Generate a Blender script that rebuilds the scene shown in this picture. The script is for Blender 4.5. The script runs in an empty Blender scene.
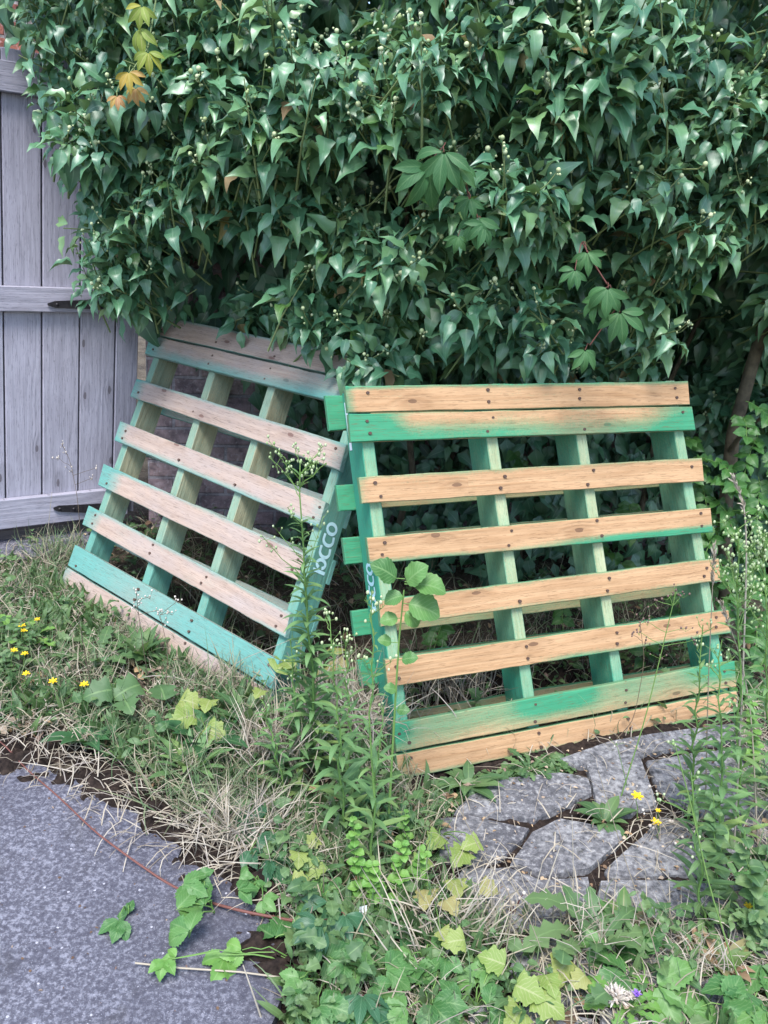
import bpy, bmesh, math, random
import numpy as np
from mathutils import Matrix, Vector
rng = np.random.default_rng(7)
random.seed(7)
sc = bpy.context.scene
C = sc.collection
PI = math.pi
# ------------------------------------------------------------------ camera
F_PX, W_PX, H_PX = 850.0, 768, 1024
CAMH = 1.40
_p, _r = math.radians(17.0), math.radians(3.8)
FW = np.array([0, math.cos(_p), -math.sin(_p)])
_dn = np.cross(FW, np.array([1.0, 0, 0]))
RT = math.cos(_r) * np.array([1.0, 0, 0]) - math.sin(_r) * _dn
DN = np.cross(FW, RT)
CAM = np.array([0, 0, CAMH])
cd = bpy.data.cameras.new('camera'); co = bpy.data.objects.new('camera', cd); C.objects.link(co)
co.matrix_world = Matrix((( RT[0], -DN[0], -FW[0], 0), (RT[1], -DN[1], -FW[1], 0), (RT[2], -DN[2], -FW[2], CAMH), (0, 0, 0, 1)))
cd.sensor_fit = 'VERTICAL'; cd.sensor_height = 24; cd.lens = 24 * F_PX / H_PX
cd.clip_start = 0.05; cd.clip_end = 500
sc.camera = co
# survey helpers: where a ray of the survey camera meets a surface of the place
def ray(px, py): return RT * ((px - 384) / F_PX) + DN * ((py - 512) / F_PX) + FW
def at(px, py, Y):
    d = ray(px, py); return CAM + d * (Y / d[1])
GX, GY, G0 = -0.0422, 0.0530, -0.079
def _dip(x, y, cx, cy, sg): return np.exp(-((x - cx) ** 2 + (y - cy) ** 2) / (2 * sg * sg))
def gz(x, y):
    return G0 + GX * x + GY * y - .062 * _dip(x, y, .13, 2.03, .3) + .06 * _dip(x, y, -.3, 2.25, .17) - .035 * _dip(x, y, -1.2, 2.95, .22)
def gp(px, py, h=0.0):
    d = ray(px, py); k = (G0 + h - CAMH) / (d[2] - GX * d[0] - GY * d[1])
    for _ in range(4):
        q = CAM + d * k; k = (G0 + h - CAMH + gz(q[0], q[1]) - (G0 + GX * q[0] + GY * q[1])) / (d[2] - GX * d[0] - GY * d[1])
    return CAM + d * k
def px_of(P):
    q = np.asarray(P) - CAM; z = q @ FW
    return np.stack([384 + F_PX * (q @ RT) / z, 512 + F_PX * (q @ DN) / z], -1)
def inpoly(p, poly):
    x, y = p[..., 0], p[..., 1]; ins = np.zeros(x.shape, bool); n = len(poly)
    for i in range(n):
        x1, y1 = poly[i]; x2, y2 = poly[(i + 1) % n]
        if y1 == y2: continue
        c = ((y1 > y) != (y2 > y)) & (x < (x2 - x1) * (y - y1) / (y2 - y1) + x1)
        ins ^= c
    return ins
def nrm(v):
    v = np.asarray(v, float); return v / (np.linalg.norm(v, axis=-1, keepdims=True) + 1e-9)
def vnoise(p, seed=0):      # smooth value noise, p (...,3)
    p = np.asarray(p, float); i = np.floor(p).astype(np.int64); f = p - i; f = f * f * (3 - 2 * f); out = 0
    for dx in (0, 1):
        for dy in (0, 1):
            for dz in (0, 1):
                h = ((i[..., 0] + dx) * 73856093) ^ ((i[..., 1] + dy) * 19349663) ^ ((i[..., 2] + dz) * 83492791) ^ (seed * 2654435)
                h = (h * 1103515245 + 12345) & 0x7fffffff; h = ((h >> 8) ^ h * 48271) & 0xffff
                w = (f[..., 0] if dx else 1 - f[..., 0]) * (f[..., 1] if dy else 1 - f[..., 1]) * (f[..., 2] if dz else 1 - f[..., 2])
                out = out + w * (h / 65535.0)
    return out
# ------------------------------------------------------------------ mesh soup
class Soup:
    def __init__(s, origin=(0, 0, 0)):
        s.o = np.asarray(origin, float); s.V = []; s.A = []; s.P = []; s.Q = []; s.QM = []; s.T = []; s.TM = []; s.n = 0
    def add(s, V, quads=None, tris=None, lf=None, paint=None, m=0):
        V = np.asarray(V, float); n = len(V); s.V.append(V)
        s.A.append(np.zeros((n, 3)) if lf is None else np.asarray(lf, float))
        s.P.append(np.zeros(n) if paint is None else np.broadcast_to(np.asarray(paint, float), (n,)))
        if quads is not None and len(quads): s.Q.append(np.asarray(quads) + s.n); s.QM.append(np.full(len(quads), m))
        if tris is not None and len(tris): s.T.append(np.asarray(tris) + s.n); s.TM.append(np.full(len(tris), m))
        s.n += n
    def inst(s, tm, M, P, rnd, m=0):
        V, Q, uv = tm; k = len(P); n = len(V)
        W = np.einsum('kij,nj->kni', M, V) + P[:, None, :]
        lf = np.empty((k, n, 3)); lf[:, :, :2] = uv[None]; lf[:, :, 2] = np.asarray(rnd)[:, None]
        q = (Q[None] + (np.arange(k) * n)[:, None, None]).reshape(-1, 4)
        s.add(W.reshape(-1, 3), quads=q, lf=lf.reshape(-1, 3), m=m)
    def tube(s, pts, rad, sides=5, m=0, rnd=0.5, cap=False):
        pts = np.asarray(pts, float); n = len(pts); rad = np.broadcast_to(np.asarray(rad, float), (n,))
        t = nrm(np.gradient(pts, axis=0)); a = np.array([0, 0, 1.0]) if abs(t[0, 2]) < .9 else np.array([1.0, 0, 0])
        x = nrm(np.cross(t, a)); y = np.cross(t, x)
        ang = np.arange(sides) * 2 * PI / sides
        ring = x[:, None] * np.cos(ang)[None, :, None] + y[:, None] * np.sin(ang)[None, :, None]
        V = (pts[:, None] + ring * rad[:, None, None]).reshape(-1, 3)
        i = np.arange(n - 1)[:, None] * sides; j = np.arange(sides)[None]; j2 = (j + 1) % sides
        Q = np.stack([i + j, i + j2, i + sides + j2, i + sides + j], -1).reshape(-1, 4)
        lf = np.zeros((len(V), 3)); lf[:, 1] = np.repeat(np.linspace(0, 1, n), sides); lf[:, 2] = rnd; lf[:, 0] = .5
        s.add(V, quads=Q, lf=lf, m=m)
        if cap: s.add(V[-sides:], tris=[(0, k, k + 1) for k in range(1, sides - 1)], lf=lf[-sides:], m=m)
    def balls(s, P, r, m=0, rnd=None, squash=1.0):
        P = np.asarray(P, float).reshape(-1, 3); k = len(P)
        if not k: return
        r = np.broadcast_to(np.asarray(r, float), (k,)); rnd = rng.random(k) if rnd is None else np.broadcast_to(rnd, (k,))
        tm = BALL; V = tm[0] * np.array([1, 1, squash])
        s.inst((V, tm[1], tm[2]), np.eye(3)[None] * r[:, None, None], P, rnd, m)
    def build(s, name, mats, parent=None, smooth=True):
        me = bpy.data.meshes.new(name); V = np.concatenate(s.V) - s.o
        me.vertices.add(len(V)); me.vertices.foreach_set('co', V.astype(np.float32).ravel())
        Q = np.concatenate(s.Q) if s.Q else np.zeros((0, 4), int); T = np.concatenate(s.T) if s.T else np.zeros((0, 3), int)
        mi = np.concatenate(s.QM + s.TM).astype(np.int32)
        loops = np.concatenate([Q.ravel(), T.ravel()]).astype(np.int32)
        me.loops.add(len(loops)); me.loops.foreach_set('vertex_index', loops)
        st = np.concatenate([np.arange(len(Q)) * 4, len(Q) * 4 + np.arange(len(T)) * 3]).astype(np.int32)
        me.polygons.add(len(st)); me.polygons.foreach_set('loop_start', st)
        me.polygons.foreach_set('material_index', mi)
        me.polygons.foreach_set('use_smooth', np.full(len(st), smooth))
        a = me.attributes.new('lf', 'FLOAT_VECTOR', 'POINT'); a.data.foreach_set('vector', np.concatenate(s.A).astype(np.float32).ravel())
        a = me.attributes.new('paint', 'FLOAT', 'POINT'); a.data.foreach_set('value', np.concatenate(s.P).astype(np.float32))
        for m in (mats if isinstance(mats, (list, tuple)) else [mats]): me.materials.append(m)
        me.update(calc_edges=True); me.validate()
        o = bpy.data.objects.new(name, me); C.objects.link(o)
        if parent is not None: o.parent = parent
        else: o.location = s.o
        return o
def _ball():
    V, Q = [], []; nr, ns = 5, 6
    for i in range(nr + 1):
        th = PI * i / nr
        for j in range(ns): V.append((math.sin(th) * math.cos(2 * PI * j / ns), math.sin(th) * math.sin(2 * PI * j / ns), math.cos(th)))
    for i in range(nr):
        for j in range(ns): Q.append((i * ns + j, (i + 1) * ns + j, (i + 1) * ns + (j + 1) % ns, i * ns + (j + 1) % ns))
    return np.array(V), np.array(Q), np.full((len(V), 2), .5)
BALL = _ball()
def tag(o, label=None, cat=None, group=None, kind=None):
    if label: o['label'] = label
    if cat: o['category'] = cat
    if group: o['group'] = group
    if kind: o['kind'] = kind
    return o
def thing(name, label, cat, loc, group=None, mat=None):
    o = bpy.data.objects.new(name, None); C.objects.link(o); o.empty_display_size = .1
    if mat is not None: o.matrix_world = mat
    else: o.location = loc
    return tag(o, label, cat, group)
# ------------------------------------------------------------------ materials
class NT:
    def __init__(s, name):
        s.m = bpy.data.materials.new(name); s.m.use_nodes = True; s.t = s.m.node_tree; s.t.nodes.clear()
        s.out = s.t.nodes.new('ShaderNodeOutputMaterial')
    def n(s, typ, **k):
        x = s.t.nodes.new(typ)
        for a, b in k.items(): setattr(x, a, b)
        return x
    def l(s, a, b): s.t.links.new(a, b)
    def math(s, op, a, b=None, clamp=False, c=None):
        x = s.n('ShaderNodeMath', operation=op, use_clamp=clamp)
        for i, v in enumerate((a, b, c)):
            if v is None: continue
            if isinstance(v, (int, float)): x.inputs[i].default_value = v
            else: s.l(v, x.inputs[i])
        return x.outputs[0]
    def mix(s, fac, a, b, mode='MIX'):
        x = s.n('ShaderNodeMix', data_type='RGBA', blend_type=mode)
        for i, v in ((0, fac), (6, a), (7, b)):
            if isinstance(v, (int, float)): x.inputs[i].default_value = v
            elif isinstance(v, tuple): x.inputs[i].default_value = (*v[:3], 1)
            else: s.l(v, x.inputs[i])
        return x.outputs[2]
    def ramp(s, fac, stops):
        x = s.n('ShaderNodeValToRGB'); e = x.color_ramp.elements
        while len(e) < len(stops): e.new(.5)
        for i, (p, c) in enumerate(stops): e[i].position = p; e[i].color = (*c, 1) if isinstance(c, tuple) else (c, c, c, 1)
        s.l(fac, x.inputs[0]); return x.outputs[0]
    def noise(s, vec, scale, detail=3, rough=.55, dist=0):
        x = s.n('ShaderNodeTexNoise'); x.inputs['Scale'].default_value = scale; x.inputs['Detail'].default_value = detail
        x.inputs['Roughness'].default_value = rough; x.inputs['Distortion'].default_value = dist
        if vec is not None: s.l(vec, x.inputs['Vector'])
        return x.outputs['Fac']
    def vmul(s, v, xyz):
        x = s.n('ShaderNodeVectorMath', operation='MULTIPLY'); s.l(v, x.inputs[0]); x.inputs[1].default_value = xyz; return x.outputs[0]
    def attr(s, name):
        return s.n('ShaderNodeAttribute', attribute_name=name)
    def bsdf(s, col, rough=.6, spec=.4, bump=None, bstr=.3, bdist=.01, **k):
        b = s.n('ShaderNodeBsdfPrincipled')
        for nm, v in (('Base Color', col), ('Roughness', rough), ('Specular IOR Level', spec)):
            if isinstance(v, tuple): b.inputs[nm].default_value = (*v, 1)
            elif isinstance(v, (int, float)): b.inputs[nm].default_value = v
            else: s.l(v, b.inputs[nm])
        if bump is not None:
            bp = s.n('ShaderNodeBump'); bp.inputs['Strength'].default_value = bstr; bp.inputs['Distance'].default_value = bdist
            s.l(bump, bp.inputs['Height']); s.l(bp.outputs[0], b.inputs['Normal'])
        return b
    def end(s, sh): s.l(sh.outputs[0] if hasattr(sh, 'outputs') else sh, s.out.inputs[0]); return s.m
def leaf_mat(name, cols, rough=.4, spec=.5, trans=.25, rib=(.25, .35, .18), ribw=.07, edge=None, veins=0.0):
    t = NT(name); a = t.attr('lf'); sep = t.n('ShaderNodeSeparateXYZ'); t.l(a.outputs['Vector'], sep.inputs[0])
    u, v, r = sep.outputs
    st = [(i / (len(cols) - 1), c) for i, c in enumerate(cols)]
    base = t.ramp(r, st)
    tc = t.n('ShaderNodeTexCoord'); nz = t.noise(tc.outputs['Object'], 35, 2)
    base = t.mix(t.math('MULTIPLY', nz, .35), base, tuple(c * .55 for c in cols[0]))
    au = t.math('ABSOLUTE', u)
    if veins:
        w = t.n('ShaderNodeMath', operation='SINE'); t.l(t.math('MULTIPLY', t.math('SUBTRACT', v, t.math('MULTIPLY', au, .35)), 48), w.inputs[0])
        base = t.mix(t.math('MULTIPLY', t.math('GREATER_THAN', w.outputs[0], .8), veins), base, rib)
    base = t.mix(t.math('MULTIPLY', t.math('LESS_THAN', au, ribw), .55), base, rib)
    if edge: base = t.mix(t.math('MULTIPLY', t.math('POWER', v, 3), .7), base, edge)
    geo = t.n('ShaderNodeNewGeometry')
    back = t.mix(.35, base, (.22, .3, .17)); col = t.mix(geo.outputs['Backfacing'], base, back)
    b = t.bsdf(col, rough, spec, bump=nz, bstr=.25, bdist=.004)
    if trans:
        tr = t.n('ShaderNodeBsdfTranslucent'); t.l(t.mix(.5, base, (.25, .4, .06)), tr.inputs[0])
        mx = t.n('ShaderNodeMixShader'); mx.inputs[0].default_value = trans; t.l(b.outputs[0], mx.inputs[1]); t.l(tr.outputs[0], mx.inputs[2]); b = mx
    return t.end(b)
def flat_mat(name, c1, c2, rough=.7, scale=20, spec=.3, bstr=.3):
    t = NT(name); tc = t.n('ShaderNodeTexCoord'); nz = t.noise(tc.outputs['Object'], scale, 4)
    return t.end(t.bsdf(t.mix(t.ramp(nz, [(.3, 0.0), (.7, 1.0)]), c1, c2), rough, spec, bump=nz, bstr=bstr, bdist=.004))
def rnd_mat(name, cols, rough=.7, spec=.2, trans=.0):
    t = NT(name); a = t.attr('lf'); sep = t.n('ShaderNodeSeparateXYZ'); t.l(a.outputs['Vector'], sep.inputs[0])
    base = t.ramp(sep.outputs[2], [(i / (len(cols) - 1), c) for i, c in enumerate(cols)])
    b = t.bsdf(base, rough, spec)
    if trans:
        tr = t.n('ShaderNodeBsdfTranslucent'); t.l(base, tr.inputs[0]); mx = t.n('ShaderNodeMixShader'); mx.inputs[0].default_value = trans
        t.l(b.outputs[0], mx.inputs[1]); t.l(tr.outputs[0], mx.inputs[2]); b = mx
    return t.end(b)
def wood_mat(name, light, dark, knot, paint, paint2, gray=None, rough=.75, knots=True, thin=.0):
    """sawn timber; attribute lf = metres along, metres across, seed; attribute paint = sprayed cover"""
    t = NT(name); a = t.attr('lf'); vec = a.outputs['Vector']
    V = t.vmul(vec, (1, 1, 37.0))
    low = t.noise(t.vmul(V, (1.3, 7, 1)), 1, 2)
    sep = t.n('ShaderNodeSeparateXYZ'); t.l(V, sep.inputs[0])
    kv = t.n('ShaderNodeTexVoronoi', feature='F1', distance='EUCLIDEAN', voronoi_dimensions='2D'); kv.inputs['Scale'].default_value = 1
    cx = t.n('ShaderNodeCombineXYZ'); t.l(t.math('ADD', t.math('MULTIPLY', sep.outputs[0], 4.2), t.math('MULTIPLY', sep.outputs[2], 1.37)), cx.inputs[0]); t.l(t.math('ADD', t.math('MULTIPLY', sep.outputs[1], 11), t.math('MULTIPLY', sep.outputs[2], .71)), cx.inputs[1]); t.l(cx.outputs[0], kv.inputs['Vector'])
    ks = t.n('ShaderNodeSeparateColor'); t.l(kv.outputs['Color'], ks.inputs[0])
    on = t.math('GREATER_THAN', ks.outputs[0], .68)
    kd = kv.outputs['Distance']
    near = t.math('MULTIPLY', t.math('SUBTRACT', 1, t.math('MULTIPLY', kd, 3.0), clamp=True), on)
    ph = t.math('ADD', t.math('MULTIPLY', sep.outputs[1], 190), t.math('ADD', t.math('MULTIPLY', low, 34), t.math('MULTIPLY', near, 9)))
    ring = t.math('ADD', t.math('MULTIPLY', t.math('SINE', ph), .5), .5)
    fine = t.noise(t.vmul(V, (3, 190, 1)), 1, 4, .6)
    pores = t.noise(t.vmul(V, (25, 420, 1)), 1, 2, .6)
    blot = t.noise(t.vmul(V, (5, 14, 1)), 1, 4, .6)
    g = t.math('ADD', t.math('MULTIPLY', ring, .13), t.math('ADD', t.math('MULTIPLY', fine, .62), t.math('MULTIPLY', blot, .3)))
    col = t.mix(t.ramp(g, [(.36, 0.0), (.78, 1.0)]), light, dark)
    if gray: col = t.mix(t.ramp(blot, [(.38, 0.0), (.7, .75)]), col, gray)
    else: col = t.mix(t.ramp(blot, [(.45, 0.0), (.8, .35)]), col, tuple(c * .62 for c in dark))
    if knots:
        halo = t.math('MULTIPLY', near, .5); col = t.mix(halo, col, tuple(.5 * (x + y) for x, y in zip(dark, knot)))
        kn = t.math('MULTIPLY', t.math('LESS_THAN', t.math('ADD', kd, t.math('MULTIPLY', fine, .07)), .10), on)
        col = t.mix(t.math('MULTIPLY', kn, .85), col, knot)
    pa = t.attr('paint').outputs['Fac']
    cloud = t.noise(t.vmul(V, (7, 9, 1)), 1, 3, .6)
    spk = t.noise(t.vmul(V, (170, 210, 1)), 1, 1)
    pm = t.math('ADD', pa, t.math('ADD', t.math('MULTIPLY', t.math('SUBTRACT', cloud, .5), .55), t.math('ADD', t.math('MULTIPLY', t.math('SUBTRACT', fine, .5), -.35), t.math('MULTIPLY', t.math('SUBTRACT', spk, .5), .45))))
    mask = t.math('MULTIPLY', t.ramp(pm, [(.1, 0.0), (.45, .48), (1.0, .95)]), t.math('GREATER_THAN', pa, .02))
    pc = t.mix(cloud, paint, paint2); pc = t.mix(t.math('MULTIPLY', fine, .35), pc, tuple(c * .45 for c in paint))
    col = t.mix(mask, col, pc)
    col = t.mix(t.math('MULTIPLY', t.math('GREATER_THAN', pores, .61), .45), col, tuple(c * .35 for c in dark))
    hb = t.math('ADD', t.math('MULTIPLY', fine, .6), t.math('MULTIPLY', ring, .25))
    return t.end(t.bsdf(col, rough, .3, bump=hb, bstr=.7, bdist=.003))

M = {}
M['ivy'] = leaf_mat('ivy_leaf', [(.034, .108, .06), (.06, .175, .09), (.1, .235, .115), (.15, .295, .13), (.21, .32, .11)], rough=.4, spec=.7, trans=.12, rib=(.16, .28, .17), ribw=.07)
M['ivy_dead'] = leaf_mat('ivy_dead_leaf', [(.22, .2, .06), (.3, .2, .1), (.2, .11, .06)], rough=.7, trans=.2, rib=(.3, .25, .12))
M['ivy_new'] = leaf_mat('ivy_young_leaf', [(.05, .13, .04), (.09, .19, .05)], rough=.4, trans=.25, rib=(.2, .3, .12))
M['creeper'] = leaf_mat('creeper_leaf', [(.04, .13, .045), (.07, .18, .06)], rough=.55, spec=.3, trans=.25, rib=(.13, .24, .1), veins=.25)
M['creeper_dark'] = leaf_mat('creeper_dark_leaf', [(.03, .1, .045), (.045, .135, .06)], rough=.45, spec=.4, trans=.2, rib=(.13, .24, .13), veins=.3)
M['creeper_yellow'] = leaf_mat('creeper_yellow_leaf', [(.25, .33, .05), (.4, .36, .04), (.5, .33, .05), (.5, .22, .1)], rough=.6, trans=.35, rib=(.5, .45, .2))
M['bramble'] = leaf_mat('bramble_leaf', [(.05, .15, .04), (.085, .215, .06), (.13, .27, .07)], rough=.5, spec=.4, trans=.25, rib=(.2, .33, .13), veins=.35)
M['bramble_pale'] = leaf_mat('bramble_pale_leaf', [(.2, .3, .06), (.3, .34, .09), (.36, .3, .12)], rough=.6, trans=.3, rib=(.4, .42, .2), veins=.35)
M['shrub'] = leaf_mat('shrub_leaf', [(.035, .12, .025), (.07, .19, .04)], rough=.5, trans=.25, rib=(.13, .25, .08))
M['weed'] = leaf_mat('weed_leaf', [(.06, .135, .05), (.1, .19, .07), (.16, .25, .095)], rough=.55, trans=.3, rib=(.2, .32, .12))
M['weed_dark'] = leaf_mat('weed_dark_leaf', [(.03, .1, .035), (.05, .15, .05)], rough=.55, trans=.2, rib=(.15, .27, .11))
M['fleabane'] = leaf_mat('fleabane_leaf', [(.1, .21, .08), (.15, .28, .1), (.25, .35, .1)], rough=.6, trans=.25, rib=(.2, .32, .14))
M['lime'] = leaf_mat('lime_leaf', [(.13, .3, .06), (.2, .38, .08)], rough=.55, trans=.3, rib=(.25, .4, .14))
M['blush'] = leaf_mat('blush_leaf', [(.08, .2, .05), (.16, .22, .07), (.42, .24, .15), (.5, .3, .2)], rough=.5, trans=.25, rib=(.4, .35, .18))
M['grass'] = rnd_mat('grass_blade', [(.065, .125, .055), (.11, .18, .085), (.18, .235, .12), (.3, .275, .18), (.38, .33, .245)], rough=.6, trans=.2)
M['straw'] = rnd_mat('straw', [(.22, .18, .14), (.36, .305, .225), (.45, .40, .32), (.29, .25, .22)], rough=.7, trans=.1)
M['litter'] = rnd_mat('leaf_litter', [(.1, .06, .04), (.25, .16, .09), (.38, .26, .15), (.45, .36, .26), (.16, .1, .08)], rough=.8)
M['stem_green'] = rnd_mat('green_stem', [(.1, .2, .05), (.17, .28, .08)], rough=.6)
M['stem_pale'] = rnd_mat('ivy_shoot', [(.14, .2, .08), (.25, .3, .13)], rough=.6)
M['stem_red'] = rnd_mat('red_stem', [(.11, .04, .035), (.2, .09, .07)], rough=.55)
M['stem_brown'] = rnd_mat('brown_stem', [(.09, .07, .05), (.16, .12, .08)], rough=.8)
M['bark'] = flat_mat('bark', (.06, .05, .035), (.14, .115, .075), .9, 30, bstr=.8)
M['bud'] = rnd_mat('ivy_bud', [(.35, .42, .22), (.5, .55, .33), (.28, .36, .16)], rough=.6)
M['bud_white'] = rnd_mat('pale_bud', [(.22, .32, .13), (.4, .46, .28), (.2, .3, .11)], rough=.7)
M['seed_brown'] = rnd_mat('brown_seed', [(.12, .08, .07), (.2, .13, .11)], rough=.8)
M['seed_white'] = rnd_mat('white_seed', [(.42, .36, .3), (.62, .56, .5)], rough=.9)
M['yellow'] = rnd_mat('yellow_petal', [(.75, .5, .02), (.85, .62, .03)], rough=.6, trans=.2)
M['purple'] = rnd_mat('purple_floret', [(.3, .14, .6), (.42, .25, .7)], rough=.7)
M['nail'] = flat_mat('rusty_nail', (.05, .032, .026), (.12, .07, .05), .6, 300)
M['iron'] = flat_mat('black_iron', (.012, .011, .014), (.03, .027, .03), .5, 60)
M['stencil'] = flat_mat('stencil_paint', (.42, .66, .72), (.55, .78, .82), .6, 60)
M['paper'] = flat_mat('white_paper', (.62, .68, .72), (.75, .8, .84), .7, 30)
M['board_r'] = wood_mat('pine_board', (.51, .32, .175), (.36, .2, .095), (.15, .08, .045), (.012, .225, .11), (.045, .32, .17))
M['board_l'] = wood_mat('old_pine_board', (.41, .31, .25), (.265, .19, .15), (.15, .085, .07), (.075, .27, .235), (.145, .36, .315), gray=(.36, .30, .275))
M['string_r'] = wood_mat('green_stringer', (.42, .44, .27), (.3, .32, .17), (.13, .09, .05), (.012, .27, .155), (.055, .36, .25), knots=False)
M['string_l'] = wood_mat('old_stringer', (.4, .37, .24), (.27, .24, .14), (.12, .09, .05), (.065, .25, .2), (.13, .33, .275), knots=False)
M['gate'] = wood_mat('weathered_gate_wood', (.345, .33, .39), (.215, .205, .245), (.11, .095, .11), (.3, .3, .3), (.3, .3, .3), gray=(.39, .375, .445))
M['gravelboard'] = wood_mat('dark_board', (.12, .1, .1), (.07, .06, .06), (.04, .03, .03), (.3, .3, .3), (.3, .3, .3))
# ------------------------------------------------------------------ leaf templates  (x across, y along, z up; unit length)
def leaf_t(prof, n=7, fold=.25, droop=.5, wave=0., wf=2.5, jag=0., lat=(-1, 0, 1), roll=0., sx=0., ph=0.):
    tt = np.linspace(0, 1, n + 1); pt = np.array([p[0] for p in prof]); pw = np.array([p[1] for p in prof])
    w = np.interp(tt, pt, pw)
    if jag: w = w * (1 + jag * np.where(np.arange(n + 1) % 2, 1, -1)); w[0] = pw[0]; w[-1] = pw[-1]
    th = .25 * droop - droop * tt * 1.4; ds = 1 / n
    y = np.concatenate([[0], np.cumsum(np.cos(th[:-1]) * ds)]); z = np.concatenate([[0], np.cumsum(np.sin(th[:-1]) * ds)])
    V, uv = [], []; L = len(lat)
    for i in range(n + 1):
        for s_ in lat:
            x = s_ * w[i]; zz = z[i] + abs(x) * fold - roll * (x * x) * 3 + wave * w[i] * math.sin(tt[i] * wf * 2 * PI + (1.3 if s_ > 0 else 0) + ph) * abs(s_)
            V.append((x + sx * math.sin(tt[i] * PI), y[i], zz)); uv.append((s_, tt[i]))
    Q = []
    for i in range(n):
        for j in range(L - 1): Q.append((i * L + j, i * L + j + 1, (i + 1) * L + j + 1, (i + 1) * L + j))
    return np.array(V), np.array(Q), np.array(uv)
P_IVY = [(0, .02), (.07, .12), (.17, .215), (.3, .24), (.45, .195), (.62, .125), (.8, .055), (.93, .02), (1, .002)]
P_IVYL = [(0, .03), (.07, .19), (.15, .26), (.24, .34), (.33, .2), (.5, .19), (.66, .135), (.84, .055), (1, .002)]
P_OV = [(0, .02), (.1, .17), (.28, .3), (.45, .33), (.65, .26), (.85, .12), (1, .004)]
P_LANCE = [(0, .01), (.15, .06), (.4, .1), (.65, .085), (.85, .045), (1, .002)]
P_ELL = [(0, .02), (.15, .09), (.4, .175), (.6, .18), (.8, .11), (1, .004)]
P_DAND = [(0, .02), (.2, .035), (.4, .07), (.6, .105), (.78, .125), (.9, .09), (1, .01)]
P_ROUND = [(0, .05), (.1, .28), (.3, .43), (.55, .45), (.8, .3), (.94, .13), (1, .01)]
IVY = [leaf_t(P_IVYL, 10, .3, .5, .2, 1.7), leaf_t(P_IVY, 8, .5, .8, .25, 1.9), leaf_t(P_IVY, 8, .35, 1.2, .3, 2.3, sx=.06), leaf_t(P_IVYL, 10, .45, .8, .2, 1.6, sx=-.05), leaf_t(P_IVY, 8, .7, .6, .25, 2.4, sx=-.08), leaf_t(P_IVYL, 10, .2, 1.3, .25, 2.1, sx=.05), leaf_t(P_IVY, 8, -.15, .9, .3, 1.6), leaf_t(P_IVYL, 10, .8, 1.0, .2, 1.9, sx=-.04)]
IVYF = [leaf_t(P_IVYL, 4, .2, .8), leaf_t(P_IVY, 4, .3, .5)]
L5 = (-1, -.5, 0, .5, 1)
OV = [leaf_t(P_OV, 16, .22, .5, .1, 2, .1, L5), leaf_t(P_OV, 16, .35, .9, .12, 1.5, .1, L5, sx=.04), leaf_t(P_OV, 16, .1, .3, .14, 2.2, .1, L5, sx=-.04)]
ELL = [leaf_t(P_ELL, 8, .3, .6, .06, 1.5, 0, L5), leaf_t(P_ELL, 8, .2, 1.0, .1, 1.2, 0, L5, sx=.05)]
LAN = [leaf_t(P_LANCE, 6, .25, .5), leaf_t(P_LANCE, 6, .25, 1.0), leaf_t(P_LANCE, 6, .4, .2, sx=.04)]
DAND = [leaf_t(P_DAND, 14, .2, .8, .15, 2.5, .3, L5), leaf_t(P_DAND, 14, .15, 1.3, .15, 2, .35, L5, sx=.06)]
ROUND = [leaf_t(P_ROUND, 12, .15, .5, .1, 2, .05, L5), leaf_t(P_ROUND, 12, .25, .8, .1, 1.6, .05, L5)]
P_LOBE = [(0, .05), (.06, .36), (.16, .5), (.27, .40), (.36, .36), (.48, .5), (.58, .42), (.68, .22), (.78, .26), (.88, .14), (1, .01)]
LOBE = [leaf_t(P_LOBE, 20, .2, .5, .08, 1.7, .05, L5), leaf_t(P_LOBE, 20, .1, .9, .12, 1.3, .05, L5)]
P_BLADE = [(0, .012), (.3, .012), (.7, .008), (1, .001)]
BLADE = [leaf_t(P_BLADE, 5, .3, d, lat=(-1, 1), sx=s_) for d, s_ in ((.3, 0), (.9, .03), (1.5, -.04), (2.2, .05))]
def frames(d, n, size):
    d = nrm(d); n = np.asarray(n, float); n = nrm(n - np.sum(n * d, -1, keepdims=True) * d); x = np.cross(d, n)
    return np.stack([x, d, n], -1) * np.asarray(size, float)[..., None, None]
def scatter(sp, tms, P, D, N, S, R=None, m=0):
    P = np.asarray(P, float); k = len(P)
    if k == 0: return
    R = rng.random(k) if R is None else np.asarray(R, float); pick = rng.integers(0, len(tms), k); Mx = frames(np.asarray(D, float), np.asarray(N, float), np.broadcast_to(np.asarray(S, float), (k,)))
    for i, tm in enumerate(tms):
        q = pick == i
        if q.any(): sp.inst(tm, Mx[q], P[q], R[q], m)
def rand_dir(k): return nrm(rng.normal(size=(k, 3)))
UP = np.array([0, 0, 1.0])
def curve(p0, p1, sag=0., n=8, wob=.01, side=None):
    p0 = np.asarray(p0, float); p1 = np.asarray(p1, float); t = np.linspace(0, 1, n)[:, None]
    s_ = np.zeros(3) if side is None else np.asarray(side, float)
    P = p0 * (1 - t) + p1 * t + 4 * t * (1 - t) * (UP * sag + s_)
    w = rng.normal(size=(n, 3)) * wob; w[0] = 0; w[-1] = 0
    return P + w
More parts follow.
